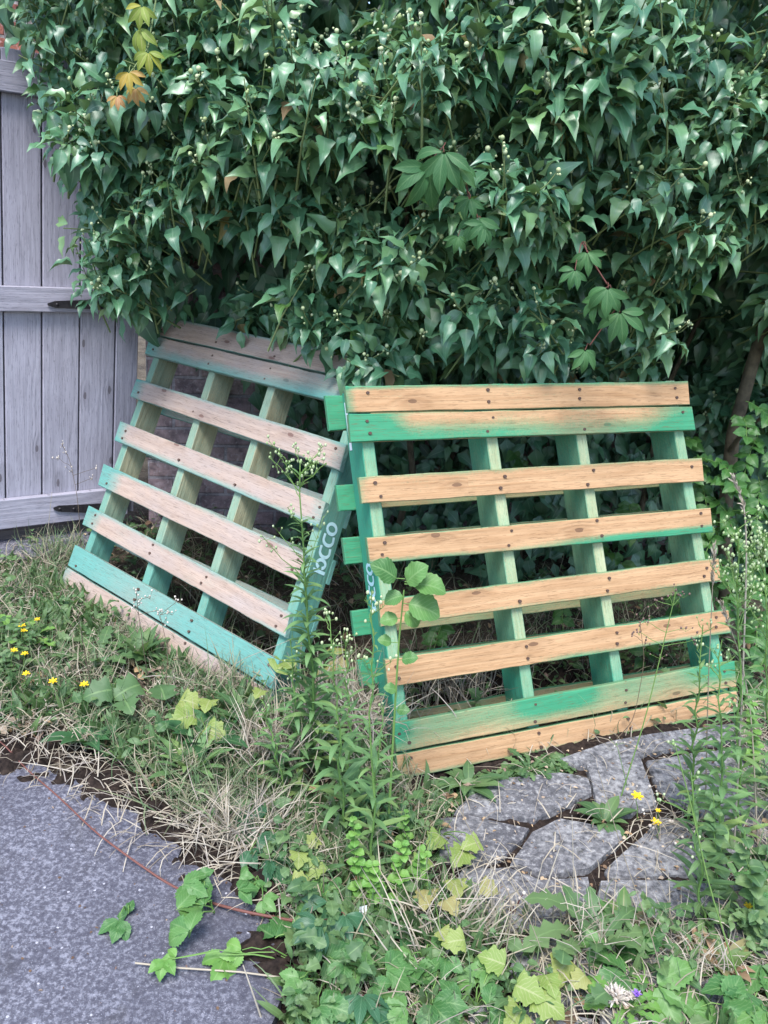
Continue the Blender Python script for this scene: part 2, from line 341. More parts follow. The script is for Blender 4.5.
# ================================================================== SETTING
def grid_sheet(name, mat):
    xs = np.unique(np.concatenate([np.linspace(-60, -3, 16), np.linspace(-3, 3, 121), np.linspace(3, 60, 16)]))
    ys = np.unique(np.concatenate([np.linspace(-60, 0, 14), np.linspace(0, 5, 101), np.linspace(5, 60, 14)]))
    X, Y = np.meshgrid(xs, ys); Z = gz(np.clip(X, -4, 4), np.clip(Y, -2, 6))
    P = np.stack([X * 9, Y * 9, 0 * X], -1); P2 = P * 3.1
    bank = np.clip((Y - 1.6) * 2, 0, 1)
    Z = Z - .024 + .022 * (vnoise(P) - .5) + .02 * (vnoise(P2, 3) - .5)
    V = np.stack([X, Y, Z], -1).reshape(-1, 3); nx = len(xs); i, j = np.meshgrid(np.arange(len(ys) - 1), np.arange(nx - 1), indexing='ij')
    a = (i * nx + j).ravel(); s = Soup(); s.add(V, quads=np.stack([a, a + 1, a + nx + 1, a + nx], -1)); return s.build(name, mat)
t = NT('soil'); tc = t.n('ShaderNodeTexCoord'); n1 = t.noise(tc.outputs['Object'], 6, 5); n2 = t.noise(tc.outputs['Object'], 70, 4, .7)
col = t.mix(t.ramp(n1, [(.35, 0.0), (.65, 1.0)]), (.055, .042, .032), (.13, .105, .075)); col = t.mix(t.ramp(n2, [(.5, 0.0), (.7, .8)]), col, (.22, .18, .13))
M['soil'] = t.end(t.bsdf(col, .95, .1, bump=n2, bstr=.8, bdist=.02))
tag(grid_sheet('ground', M['soil']), kind='structure')
# weathered concrete drive, bottom left
t = NT('weathered_concrete'); tc = t.n('ShaderNodeTexCoord'); o_ = tc.outputs['Object']
big = t.noise(o_, 2.2, 4); mid = t.noise(o_, 100, 6, .75); fin = t.noise(o_, 260, 3, .7); vor = t.n('ShaderNodeTexVoronoi'); vor.inputs['Scale'].default_value = 75; t.l(o_, vor.inputs['Vector'])
col = t.mix(t.ramp(big, [(.35, 0.0), (.65, 1.0)]), (.072, .071, .092), (.108, .107, .132))
col = t.mix(t.ramp(mid, [(.36, .85), (.5, 0.0)]), col, (.055, .053, .072))
lich = t.math('MULTIPLY', t.ramp(mid, [(.5, 0.0), (.6, 1.0)]), t.ramp(big, [(.38, .2), (.6, .95)]))
col = t.mix(t.math('MULTIPLY', lich, .8), col, (.27, .27, .315))
col = t.mix(t.ramp(fin, [(.62, 0.0), (.72, .7)]), col, (.5, .49, .54)); col = t.mix(t.ramp(fin, [(.28, .7), (.36, 0.0)]), col, (.05, .047, .06))
st_ = t.noise(o_, 5.5, 5, .65, 1.2); col = t.mix(t.ramp(st_, [(.55, 0.0), (.7, .55)]), col, (.045, .042, .045))
vs = t.n('ShaderNodeSeparateColor'); t.l(vor.outputs['Color'], vs.inputs[0])
col = t.mix(t.math('MULTIPLY', t.math('LESS_THAN', t.math('ADD', vor.outputs['Distance'], t.math('MULTIPLY', fin, .3)), .36), t.math('GREATER_THAN', vs.outputs[0], .965)), col, (.4, .39, .43))
M['concrete'] = t.end(t.bsdf(col, .85, .25, bump=t.math('ADD', mid, t.math('MULTIPLY', fin, .5)), bstr=.6, bdist=.006))
def slab(name, poly2, h0, thick, mat, bevel=.006, jit=.0):
    bm = bmesh.new(); vs = [bm.verts.new((x, y, gz(x, y) + h0)) for x, y in poly2]; f = bm.faces.new(vs)
    if f.normal.z < 0: f.normal_flip()
    r = bmesh.ops.extrude_face_region(bm, geom=[f])
    for e in r['geom']:
        if isinstance(e, bmesh.types.BMVert): e.co.z -= thick
    bmesh.ops.recalc_face_normals(bm, faces=bm.faces)
    return bm
edge_px = [(-40, 752), (0, 760), (35, 768), (60, 778), (85, 786), (110, 803), (150, 832), (190, 864), (230, 888), (262, 908), (285, 938), (279, 970), (284, 1000), (272, 1030), (276, 1060)]
edge_w = [gp(*p)[:2] for p in edge_px]
fine_edge = []
for a, b in zip(edge_w[:-1], edge_w[1:]):
    for k in range(6):
        q = a + (b - a) * k / 6; w = (vnoise(np.array([q[0] * 25, q[1] * 25, 0])) - .5) * .035; fine_edge.append((q[0] + w, q[1] + w))
bm = slab('pavement', fine_edge + [(-.12, .4), (-.1, -4), (-8, -4), (-8, 2.4)], .008, .06, None)
me = bpy.data.meshes.new('pavement'); bm.to_mesh(me); bm.free(); me.materials.append(M['concrete'])
o = bpy.data.objects.new('pavement', me); C.objects.link(o); tag(o, kind='structure')
# strip of concrete under the gate
Gd = np.array([.809, .588, 0.]); Gb = gp(0, 545)
g0, g1 = Gb - Gd * 1.6, Gb + Gd * .42; nn_ = np.array([.588, -.809, 0]) * .42
bm = slab('path', [tuple((q)[:2]) for q in (g0 + nn_ * 1.0, g1 + nn_ * .35 , g1 - nn_ * 2, g0 - nn_ * 2)], .012, .05, None)
me = bpy.data.meshes.new('path'); bm.to_mesh(me); bm.free(); me.materials.append(M['concrete'])
o = bpy.data.objects.new('path', me); C.objects.link(o); tag(o, kind='structure')
# broken stone paving, right
t = NT('broken_paving_stone'); tc = t.n('ShaderNodeTexCoord'); o_ = tc.outputs['Object']
big = t.noise(o_, 3.5, 6, .7); mid = t.noise(o_, 60, 6, .7); fin = t.noise(o_, 200, 3, .7)
col = t.mix(t.ramp(big, [(.38, 0.0), (.62, 1.0)]), (.105, .102, .112), (.25, .245, .25))
col = t.mix(t.ramp(mid, [(.36, .95), (.52, 0.0)]), col, (.06, .06, .066)); col = t.mix(t.ramp(mid, [(.53, 0.0), (.64, .85)]), col, (.34, .335, .335)); moss_ = t.noise(o_, 13, 5, .7); col = t.mix(t.ramp(moss_, [(.6, 0.0), (.7, .75)]), col, (.05, .05, .03))
col = t.mix(t.ramp(fin, [(.62, 0.0), (.72, .6)]), col, (.42, .41, .42)); col = t.mix(t.ramp(fin, [(.28, .6), (.36, 0.0)]), col, (.05, .05, .055))
M['flag'] = t.end(t.bsdf(col, .85, .25, bump=t.math('ADD', mid, t.math('MULTIPLY', fin, .4)), bstr=.6, bdist=.006))
stones = [
 [(455, 815), (470, 800), (505, 782), (560, 776), (588, 782), (590, 797), (556, 812), (534, 822), (498, 820)],
 [(440, 822), (470, 819), (528, 832), (522, 842), (500, 862), (470, 868), (440, 858)],
 [(532, 836), (560, 822), (618, 834), (622, 842), (604, 858), (588, 872), (546, 880), (512, 866)],
 [(606, 872), (640, 842), (660, 822), (690, 826), (706, 850), (704, 877), (640, 880), (608, 878)],
 [(600, 885), (640, 884), (706, 885), (714, 905), (694, 920), (640, 926), (596, 915)],
 [(648, 764), (700, 756), (768, 748), (840, 752), (840, 812), (742, 818), (700, 816), (676, 806), (660, 790)],
 [(584, 758), (628, 748), (640, 762), (650, 790), (656, 808), (628, 818), (596, 808), (592, 786)],
 [(560, 762), (612, 744), (660, 736), (742, 726), (742, 742), (650, 756), (590, 768)],
 [(712, 826), (760, 822), (850, 818), (850, 868), (760, 880), (716, 872)],
 [(718, 888), (770, 884), (870, 876), (870, 960), (760, 960), (712, 930)],
 [(462, 874), (508, 872), (540, 884), (586, 880), (592, 906), (586, 930), (520, 934), (480, 918), (450, 900)],
 [(640, 934), (700, 926), (712, 952), (716, 985), (660, 995), (628, 968)],
 [(520, 945), (590, 938), (620, 952), (630, 985), (600, 1010), (540, 1005), (510, 975)],
 [(600, 1020), (640, 998), (715, 992), (760, 1000), (770, 1060), (600, 1060)],
 [(470, 1010), (530, 1010), (590, 1024), (590, 1070), (470, 1070)],
]
sb = bmesh.new()
for k, poly in enumerate(stones):
    w = [gp(*p)[:2] for p in poly]; c = np.mean(w, axis=0); q = []
    for a, b in zip(w, w[1:] + w[:1]):
        for s_ in range(5):
            r = a + (b - a) * s_ / 5; r = r + (r - c) * .05; r = r + (c - r) * (.0 + .045 * vnoise(np.array([r[0] * 60, r[1] * 40, k]))); q.append(r)
    tx, ty = rng.normal(size=2) * .012
    def top(r, e): return (r[0], r[1], gz(*r) + .012 + e + tx * (r[0] - c[0]) + ty * (r[1] - c[1]))
    ring0 = [sb.verts.new(top(c + (r - c) * .982, 0)) for r in q]; ring1 = [sb.verts.new(top(r, -.010)) for r in q]; ring2 = [sb.verts.new(top(r, -.06)) for r in q]
    sb.faces.new(ring0); n = len(q)
    for i in range(n):
        j = (i + 1) % n; sb.faces.new((ring1[i], ring1[j], ring0[j], ring0[i])); sb.faces.new((ring2[i], ring2[j], ring1[j], ring1[i]))
bmesh.ops.recalc_face_normals(sb, faces=sb.faces)
me = bpy.data.meshes.new('stone_paving'); sb.to_mesh(me); sb.free(); me.materials.append(M['flag'])
o = bpy.data.objects.new('stone_paving', me); C.objects.link(o); tag(o, kind='structure')
# ================================================================== GATE
def gate_pt(px, py):        # on the upright plane of the gate
    nn = np.array([-Gd[1], Gd[0], 0]); d = ray(px, py); k = (nn @ (Gb - CAM)) / (nn @ d); return CAM + d * k
gu = gate_pt(42, 110) - gate_pt(42.5, 505); gu = gu / np.linalg.norm(gu)
gn = np.cross(Gd, gu); gn = gn / np.linalg.norm(gn)      # towards the camera side
if gn[1] > 0: gn = -gn
GO = gate_pt(42.5, 522)
def gl(px, py):
    q = gate_pt(px, py) - GO; z = (q @ np.cross(Gd, gn)) / (gu @ np.cross(Gd, gn)) if abs(gu @ np.cross(Gd, gn)) > 1e-6 else q @ gu
    x = (q - gu * z) @ Gd; return x, z
def gw(x, z, n): return GO + Gd * x + gu * z + gn * n
gate = thing('wooden_gate', 'weathered grey wooden gate of upright boards with black strap hinges', 'gate', GO)
def gbox(s, x0, x1, z0, z1, n0, n1, seed, along='z', nseg=10, m=0, bev=.003):
    """a board on the gate plane, worn edges"""
    def P(x, z, n): return gw(x, z, n)
    ring = [((x0 + bev, z0 + bev), n1), ((x0, z0), n1 - bev), ((x0, z0), n0)]
    xs0, zs0 = (x0, x1), (z0, z1)
    V = []; lf = []
    for ins, n in ((bev, n1), (0, n1 - bev), (0, n0)):
        for x, z in ((x0 + ins, z0 + ins), (x1 - ins, z0 + ins), (x1 - ins, z1 - ins), (x0 + ins, z1 - ins)):
            V.append(P(x, z, n)); lf.append((z, x, seed) if along == 'z' else (x, z, seed))
    Q = [(0, 1, 2, 3)]
    for r in (0, 4):
        for i in range(4): j = (i + 1) % 4; Q.append((r + 4 + i, r + 4 + j, r + j, r + i))
    Q.append((11, 10, 9, 8)); s.add(V, quads=Q, lf=lf, m=m)
zt = gl(20, 50)[1]
bx = [gl(p, 400)[0] for p in (-150, -112, -72, -34, 4.5, 42, 79, 114, 137)]
s = Soup(GO)
for k in range(len(bx) - 1): gbox(s, bx[k] + .0028, bx[k + 1] - .0028, -.0, zt, -.02, .002 + .002 * (k % 2), .13 * k + .2)
for k in range(1, len(bx) - 1): gbox(s, bx[k] - .02, bx[k] + .02, 0, zt, -.032, -.0205, .5, m=1)
s.build('board_panel', [M['gate'], M['gravelboard']], gate, smooth=False)
zm0, zm1 = gl(60, 311.5)[1], gl(60, 287)[1]
zb0, zb1 = 0.0, gl(42, 494)[1]
for nm, z0, z1 in (('rail', zm0, zm1), ('rail', zb0, zb1), ('rail', gl(8, 93)[1], gl(8, 62)[1])):
    s = Soup(GO); gbox(s, bx[0], bx[-2] + .06, z0, z1, .006, .034, rng.random(), along='x'); s.build(nm, M['gate'], gate, smooth=False)
def hinge(px0, px1, py):
    s = Soup(GO); (xa, za), (xb, zb) = gl(px0, py), gl(px1, py); n = .037; k = 10; V = []
    for i in range(k + 1):
        f = i / k; x = xa + (xb - xa) * f; h = .012 + .010 * f; h = .004 if i == 0 else h; z = za + (zb - za) * f
        V += [gw(x, z - h, n), gw(x, z + h, n), gw(x, z - h, n + .006), gw(x, z + h, n + .006)]
    Q = []
    for i in range(k):
        a = 4 * i; b = a + 4; Q += [(a + 2, a + 3, b + 3, b + 2), (a, a + 2, b + 2, b), (a + 3, a + 1, b + 1, b + 3)]
    Q += [(0, 1, 3, 2)]; s.add(V, quads=Q)
    for f in (.12, .4, .7): s.balls([gw(xa + (xb - xa) * f, za + (zb - za) * f, n + .006)], .007, squash=.8)
    o = s.build('hinge', M['iron'], gate, smooth=False)
hinge(45, 118, 303.5); hinge(51, 100, 506)
s = Soup(GO)
gl_ = gl(5, 545)[1]
gbox(s, bx[0], bx[-2], -.115, -.022, -.05, -.02, .77, along='x'); s.build('gravel_board', M['gravelboard'], gate, smooth=False)
# ---- brick walls
def brick_mat(name, c1, c2, mortar):
    t = NT(name); a = t.attr('lf'); b = t.n('ShaderNodeTexBrick'); t.l(a.outputs['Vector'], b.inputs['Vector']); b.inputs['Scale'].default_value = 1
    b.inputs['Color1'].default_value = (*c1, 1); b.inputs['Color2'].default_value = (*c2, 1); b.inputs['Mortar'].default_value = (*mortar, 1)
    b.inputs['Mortar Size'].default_value = .008; b.inputs['Brick Width'].default_value = .225; b.inputs['Row Height'].default_value = .075; b.inputs['Mortar Smooth'].default_value = .3
    tc = t.n('ShaderNodeTexCoord'); n1 = t.noise(tc.outputs['Object'], 14, 5, .65); n2 = t.noise(tc.outputs['Object'], 70, 3)
    col = t.mix(t.ramp(n1, [(.35, .7), (.6, 0.0)]), b.outputs['Color'], (.06, .05, .06)); col = t.mix(t.ramp(n2, [(.55, 0.0), (.7, .5)]), col, (.5, .44, .46))
    return t.end(t.bsdf(col, .9, .15, bump=t.math('ADD', t.math('MULTIPLY', b.outputs['Fac'], -.8), n1), bstr=.9, bdist=.015))
M['brick'] = brick_mat('old_pink_brick', (.46, .33, .32), (.36, .27, .29), (.4, .36, .38))
M['brick_red'] = brick_mat('red_brick', (.4, .15, .1), (.33, .12, .09), (.35, .3, .27))
def wall(name, p0, p1, thick, h, mat, label, cop=True):
    p0 = np.asarray(p0, float); p1 = np.asarray(p1, float); d = p1 - p0; L = np.linalg.norm(d); d /= L; q = np.array([-d[1], d[0]])
    mid = (p0 + p1) / 2; z0 = gz(*mid) - .25; o = np.array([*mid, z0]); root = thing(name, label, 'wall', o)
    def bx_(s, a0, a1, b0, b1, c0, c1, off=.0):
        V = [];lf = []; Q = []
        def face(pts):
            k = len(V)
            for (a, b, c), uv in pts: V.append([*(p0 + d * a + q * b), z0 + c]); lf.append((uv[0], uv[1], 0))
            Q.append((k, k + 1, k + 2, k + 3))
        face([((a0, b0, c0), (a0, c0)), ((a1, b0, c0), (a1, c0)), ((a1, b0, c1), (a1, c1)), ((a0, b0, c1), (a0, c1))])
        face([((a1, b1, c0), (a1, c0)), ((a0, b1, c0), (a0, c0)), ((a0, b1, c1), (a0, c1)), ((a1, b1, c1), (a1, c1))])
        face([((a0, b1, c0), (b1, c0)), ((a0, b0, c0), (b0, c0)), ((a0, b0, c1), (b0, c1)), ((a0, b1, c1), (b1, c1))])
        face([((a1, b0, c0), (b0, c0)), ((a1, b1, c0), (b1, c0)), ((a1, b1, c1), (b1, c1)), ((a1, b0, c1), (b0, c1))])
        face([((a0, b0, c1), (a0, b0)), ((a1, b0, c1), (a1, b0)), ((a1, b1, c1), (a1, b1)), ((a0, b1, c1), (a0, b1))])
        s.add(V, quads=Q, lf=lf)
    s = Soup(o); bx_(s, 0, L, 0, thick, 0, h); s.build('brickwork', mat, root, smooth=False)
    s = Soup(o); bx_(s, -.02, L + .02, -.02, thick + .02, h + .003, h + .07); s.build('coping', M['flag'], root, smooth=False)
    return root
we = gate_pt(141, 450)
wall('brick_wall', we[:2] + np.array([.02, .03]), we[:2] + np.array([3.6, .75]), .23, 2.15, M['brick'], 'old pinkish brick wall behind the left pallet, partly hidden under ivy')
wall('brick_wall', (Gb - Gd * 1.8 + np.array([-.6, .9, 0]))[:2], (Gb + Gd * .75 + np.array([-.6, .9, 0]))[:2], .23, 3.1, M['brick_red'], 'red brick wall just showing above the top left of the gate')
# ================================================================== PALLETS
def pallet(name, label, T, U, V_, N, boards, strings, backs, bm_, sm_, paint_b, seed, side_p, front_p, nails=True, edge_p=.8, stencil=None, D=.116):
    T = np.array(T) + np.array([0, 0, CAMH]); U, V_, N = map(np.array, (U, V_, N)); BB = 1.115; O = T + V_ * BB
    mat = Matrix(((U[0], N[0], -V_[0], O[0]), (U[1], N[1], -V_[1], O[1]), (U[2], N[2], -V_[2], O[2]), (0, 0, 0, 1)))
    root = thing(name, label, 'pallet', None, 'painted wooden pallets', mat=mat)
    def L(a, b, n): return np.stack([a, n + 0 * a, BB - b], -1)
    def board(nm, cor, n0, n1, pf, k, nailpos, mat_, nx=40, ny=6, parent=root, ep=edge_p, flip=False):
        (aL0, bL0), (aL1, bL1), (aR0, bR0), (aR1, bR1) = cor; s = Soup(); rg = np.random.default_rng(seed * 100 + k)
        ss, tt = np.meshgrid(np.linspace(0, 1, nx + 1), np.linspace(0, 1, ny + 1)); ch = .0025
        Ln = abs(aR0 - aL0); Wd = abs(bL1 - bL0); sd = rg.random() * 7
        def pos(s_, t_, n):
            s_ = np.asarray(s_, float); t_ = np.asarray(t_, float)
            a = (aL0 * (1 - t_) + aL1 * t_) * (1 - s_) + (aR0 * (1 - t_) + aR1 * t_) * s_
            b = (bL0 * (1 - t_) + bL1 * t_) * (1 - s_) + (bR0 * (1 - t_) + bR1 * t_) * s_
            wob = .0011 * (vnoise(np.stack([s_ * 22, t_ * 1.2 + k * 7, 0 * s_ + seed], -1)) - .5) * 2 * (abs(t_ - .5) > .45)
            warp = .004 * np.sin(s_ * PI) * (rg_w - .5) * 2
            return L(a, b + wob, n + warp)
        rg_w = rg.random()
        ins_s, ins_t = ch / Ln, ch / Wd
        S2 = ins_s + ss * (1 - 2 * ins_s); T2 = ins_t + tt * (1 - 2 * ins_t)
        nf, nb = (n0, n1)
        V = pos(S2.ravel(), T2.ravel(), nf); lf = np.stack([S2.ravel() * Ln, T2.ravel() * Wd, np.full(S2.size, sd)], -1)
        i, j = np.meshgrid(np.arange(ny), np.arange(nx), indexing='ij'); a = (i * (nx + 1) + j).ravel()
        s.add(V, quads=np.stack([a, a + nx + 1, a + nx + 2, a + 1], -1), lf=lf, paint=pf(S2.ravel(), T2.ravel()))
        # perimeter loop: chamfer + edge + back
        lin = np.linspace(0, 1, nx + 1)
        ps = np.concatenate([lin, np.ones(ny - 1), lin[::-1], np.zeros(ny - 1)])
        pt = np.concatenate([np.zeros(nx + 1), np.linspace(0, 1, ny + 1)[1:-1], np.ones(nx + 1), np.linspace(1, 0, ny + 1)[1:-1]])
        m_ = len(ps)
        r0 = pos(ins_s + ps * (1 - 2 * ins_s), ins_t + pt * (1 - 2 * ins_t), nf); r1 = pos(ps, pt, nf + ch * np.sign(nb - nf)); r2 = pos(ps, pt, nb)
        ii = np.arange(m_); jj = (ii + 1) % m_
        lf2 = np.stack([ps * Ln, pt * Wd, np.full(m_, sd)], -1); pe = pf(ps, pt)
        s.add(np.concatenate([r0, r1]), quads=np.stack([ii, jj, m_ + jj, m_ + ii], -1), lf=np.concatenate([lf2, lf2]), paint=np.concatenate([pe, np.maximum(pe, ep * .7)]))
        lf3 = lf2 + np.array([0, .0, 0]); lf4 = lf2 + np.array([0, .02, 0])
        s.add(np.concatenate([r1, r2]), quads=np.stack([ii, jj, m_ + jj, m_ + ii], -1), lf=np.concatenate([lf3, lf4]), paint=np.full(2 * m_, ep))
        cs = pos([0, 1, 1, 0], [0, 0, 1, 1], nb); s.add(cs, quads=[(0, 1, 2, 3)], lf=[(0, 0, sd), (Ln, 0, sd), (Ln, Wd, sd), (0, Wd, sd)], paint=np.full(4, .25))
        for (na, nbp) in nailpos:      # nail heads, slightly sunk discs with rust
            ang = np.linspace(0, 2 * PI, 9)[:-1]; rr = .0038 * (1 + .3 * rg.random())
            ca, cb = na + rg.normal() * .006, nbp + rg.normal() * .004
            # local board thickness position
            ring = L(ca + rr * np.cos(ang) * 1.2, cb + rr * np.sin(ang), nf - np.sign(nb - nf) * .0032 + 0 * ang); base = L(ca + rr * 1.25 * np.cos(ang), cb + rr * 1.1 * np.sin(ang), nf + np.sign(nb - nf) * .004 + 0 * ang)
            q = [(8 + x, 8 + (x + 1) % 8, (x + 1) % 8, x) for x in range(8)]
            s.add(np.concatenate([ring, base]), quads=q, m=1); s.add(ring, tris=[(0, x, x + 1) for x in range(1, 7)], m=1)
        return s.build(nm, [mat_, M['nail']], parent, smooth=False)
    rg0 = np.random.default_rng(seed)
    for k, cor in enumerate(boards):
        nl = []
        for (ac, sl) in strings:
            bmid = (cor[0][1] + cor[1][1] + cor[2][1] + cor[3][1]) / 4; a_ = ac + sl * bmid
            f = np.clip((a_ - cor[0][0]) / (cor[2][0] - cor[0][0]), .012, .985); b0 = cor[0][1] * (1 - f) + cor[2][1] * f; b1 = cor[1][1] * (1 - f) + cor[3][1] * f
            a_ = cor[0][0] * (1 - f) + cor[2][0] * f
            nl += [(a_ + rg0.normal() * .004, b0 + (b1 - b0) * .27), (a_ + rg0.normal() * .004, b0 + (b1 - b0) * .73)]
        board('deck_board', cor, 0, .02, paint_b[k], k, [x for x in nl if rg0.random() > .12], bm_)
    for k, (cor, pv) in enumerate(backs):
        board('back_board', cor, D + .0005, D + .02, (lambda s_, t_: .4 + 1.3 * sm(.09, .05, s_) + 1.1 * sm(.93, .97, s_)), 30 + k, [], bm_, nx=40, ny=3, ep=.95)
    W2 = .019
    for k, (ac, sl) in enumerate(strings):
        s = Soup(); nb = 26; bb = np.linspace(.002, 1.108, nb); a0 = ac + sl * bb - W2; a1 = ac + sl * bb + W2; sd = seed + k * 1.7
        def strip(A, B, pa, y0, y1):
            n = len(A); lf = np.concatenate([np.stack([bb, np.full(n, y0), np.full(n, sd)], -1), np.stack([bb, np.full(n, y1), np.full(n, sd)], -1)])
            i = np.arange(n - 1); s.add(np.concatenate([A, B]), quads=np.stack([i, n + i, n + i + 1, i + 1], -1), lf=lf, paint=pa)
        c = .003
        nf, nk = .0205, D
        fp = front_p(k, bb); sp_ = side_p(k, bb)
        strip(L(a0 + c, bb, nf + 0 * bb), L(a1 - c, bb, nf + 0 * bb), np.concatenate([fp, fp]), 0, .034)
        strip(L(a0, bb, nf + c + 0 * bb), L(a0 + c, bb, nf + 0 * bb), np.concatenate([sp_, fp]), 0, .004)
        strip(L(a1 - c, bb, nf + 0 * bb), L(a1, bb, nf + c + 0 * bb), np.concatenate([fp, sp_]), 0, .004)
        strip(L(a0, bb, nk + 0 * bb), L(a0, bb, nf + c + 0 * bb), np.concatenate([sp_, sp_]), .05, .14)
        strip(L(a1, bb, nf + c + 0 * bb), L(a1, bb, nk + 0 * bb), np.concatenate([sp_, sp_]), .16, .25)
        strip(L(a1, bb, nk + 0 * bb), L(a0, bb, nk + 0 * bb), np.concatenate([sp_, sp_]), .27, .3)
        for bi in (0, -1):
            s.add(np.array([L(np.array([a]), np.array([bb[bi]]), np.array([n]))[0] for a, n in ((a0[bi], nf + c), (a1[bi], nf + c), (a1[bi], nk), (a0[bi], nk))]), quads=[(0, 1, 2, 3)], lf=[(0, 0, sd)] * 4, paint=np.full(4, .8))
        ob = s.build('stringer', sm_, root, smooth=False)
        if stencil and k == stencil[0]:
            _, sgn, b_start, hgt, shapes, nc = stencil; s = Soup()
            for path in shapes:     # strokes painted on the outer side face
                pp = np.array(path); b_ = b_start + pp[:, 0] * hgt; n_ = nc + pp[:, 1] * .03
                a_ = ac + sl * b_ + sgn * (W2 + .0012)
                P = L(a_, b_, n_); d = np.gradient(np.stack([b_, n_], -1), axis=0); d /= np.linalg.norm(d, axis=1)[:, None] + 1e-9; w = .0055
                bo, no = -d[:, 1] * w, d[:, 0] * w
                A = L(ac + sl * (b_ + bo) + sgn * (W2 + .0012), b_ + bo, n_ + no); B = L(ac + sl * (b_ - bo) + sgn * (W2 + .0012), b_ - bo, n_ - no)
                i = np.arange(len(pp) - 1); n2 = len(pp); s.add(np.concatenate([A, B]), quads=np.stack([i, n2 + i, n2 + i + 1, i + 1], -1))
            s.build('stencil_mark', M['stencil'], ob, smooth=False)
    return root, L
sm = lambda e0, e1, x: np.clip((x - e0) / (e1 - e0), 0, 1) ** 2 * (3 - 2 * np.clip((x - e0) / (e1 - e0), 0, 1))
def arc(cx, cy, rx, ry, a0, a1, n=14):
    a = np.radians(np.linspace(a0, a1, n)); return [(cx + rx * math.cos(x), cy + ry * math.sin(x)) for x in a]
sten = [arc(.13, 0, .1, .75, 0, 360, 20), [(.26, .7), (.36, .8)] + arc(.36, 0, .1, .8, 90, -90) + [(.26, -.8)], [(.5, .7), (.6, .8)] + arc(.6, 0, .1, .8, 90, -90) + [(.5, -.8)], arc(.84, 0, .08, .7, 20, 340, 20), [(.99, -1), (.99, 1)]]
R_b = [[[-.001, -.002], [.002, .071], [1.166, .007], [1.168, .084]], [[.003, .076], [.004, .153], [1.176, .089], [1.185, .166]],
 [[.02, .251], [.024, .326], [1.204, .257], [1.207, .334]], [[.031, .422], [.035, .495], [1.227, .422], [1.231, .503]],
 [[.054, .600], [.055, .674], [1.248, .590], [1.251, .665]], [[.06, .768], [.063, .846], [1.276, .765], [1.281, .842]],
 [[.073, .952], [.076, 1.033], [1.289, .936], [1.291, 1.022]], [[.074, 1.041], [.077, 1.112], [1.290, 1.037], [1.292, 1.108]]]
z0 = lambda s_, t_: 0 * s_ + .03
R_p = [lambda s, t: .8 * sm(.14, .0, t) + .7 * sm(.02, 0, s) + .03,
 lambda s, t: .95 * sm(.17, .08, s) + .5 * sm(.15, .95, t) * sm(.72, .35, s) + .34 * sm(.2, .9, t) + .12 + 1.25 * sm(.82, 1., s) * (.6 + .4 * t) + .45 * sm(.62, .85, s) * sm(.2, 1, t),
 lambda s, t: .35 * sm(.16, 0, t) + .3 * sm(.02, 0, s) + .03,
 lambda s, t: 1.1 * sm(.6, .85, t) * sm(.35, .75, s) + .5 * sm(.75, 1, t) * sm(.4, .1, s) + .35 * sm(.8, 1, t),
 lambda s, t: .35 * sm(.86, 1, t) + .25 * sm(.1, 0, t) + .02,
 lambda s, t: .9 * sm(.8, 1, t) * sm(.35, .9, s) + .8 * sm(.16, .0, np.abs(s - .52)) * sm(.7, 1, t) + .02,
 lambda s, t: .25 + .36 * sm(1.05, .25, t) + .75 * sm(.17, .05, np.abs(s - .44)) * sm(1.1, .3, t) + .8 * sm(.07, .0, s) * sm(1.4, .4, t) + .6 * sm(.75, 1, s) * sm(.9, .2, t),
 lambda s, t: .7 * sm(.9, 1, t) + .5 * sm(.06, 0, s) * t + .5 * sm(.84, 1, t) * sm(.4, .6, s)]
R_st = [(.0524, .056), (.4195 + .019, .088), (.7265 + .019, .105), (1.089 + .022, .138)]
R_bk = []
for b0, b1 in ((.006, .108), (.268, .345), (.424, .502), (.642, .718), (.79, .868), (.965, 1.06)):
    R_bk.append(([[-.018 + .055 * b0, b0], [-.018 + .055 * b1, b1], [1.19 + .11 * b0, b0], [1.19 + .11 * b1, b1]], .9))
palR, LR = pallet('wooden_pallet', 'right pallet of fresh orange pine with bright green edges, standing on the paving', (-0.1282246734560746, 2.344044589113866, -0.36300294259301824),
 (0.9284543368843703, 0.3704216847944386, 0.027573896254074623), (0.13393779291549468, -0.26462246821424, -0.955005558593838), (-0.34645809551734674, 0.8903722394314807, -0.2953033411599683),
 R_b, R_st, R_bk, M['board_r'], M['string_r'], R_p, 3,
 side_p=lambda k, b: (1.2 if k == 0 else .62) + 0 * b + .35 * sm(.72, .95, b) + .2 * sm(.35, .1, b),
 front_p=lambda k, b: (.38 if k == 0 else .22) + .5 * sm(.7, 1, b) + .3 * sm(.3, .1, b) * (k == 0) + (.22 if k == 3 else 0), stencil=(0, -1, .50, .135, sten, .085), D=.142)
s = Soup(); b_ = np.linspace(.03, .17, 6); a_ = R_st[0][0] + R_st[0][1] * b_ - .0205
A, B = LR(a_, b_, .106 + 0 * b_), LR(a_, b_, .128 + 0 * b_); i = np.arange(5); s.add(np.concatenate([A, B]), quads=np.stack([i, 6 + i, 7 + i, 1 + i], -1))
s.build('paper_strip', M['paper'], palR, smooth=False)
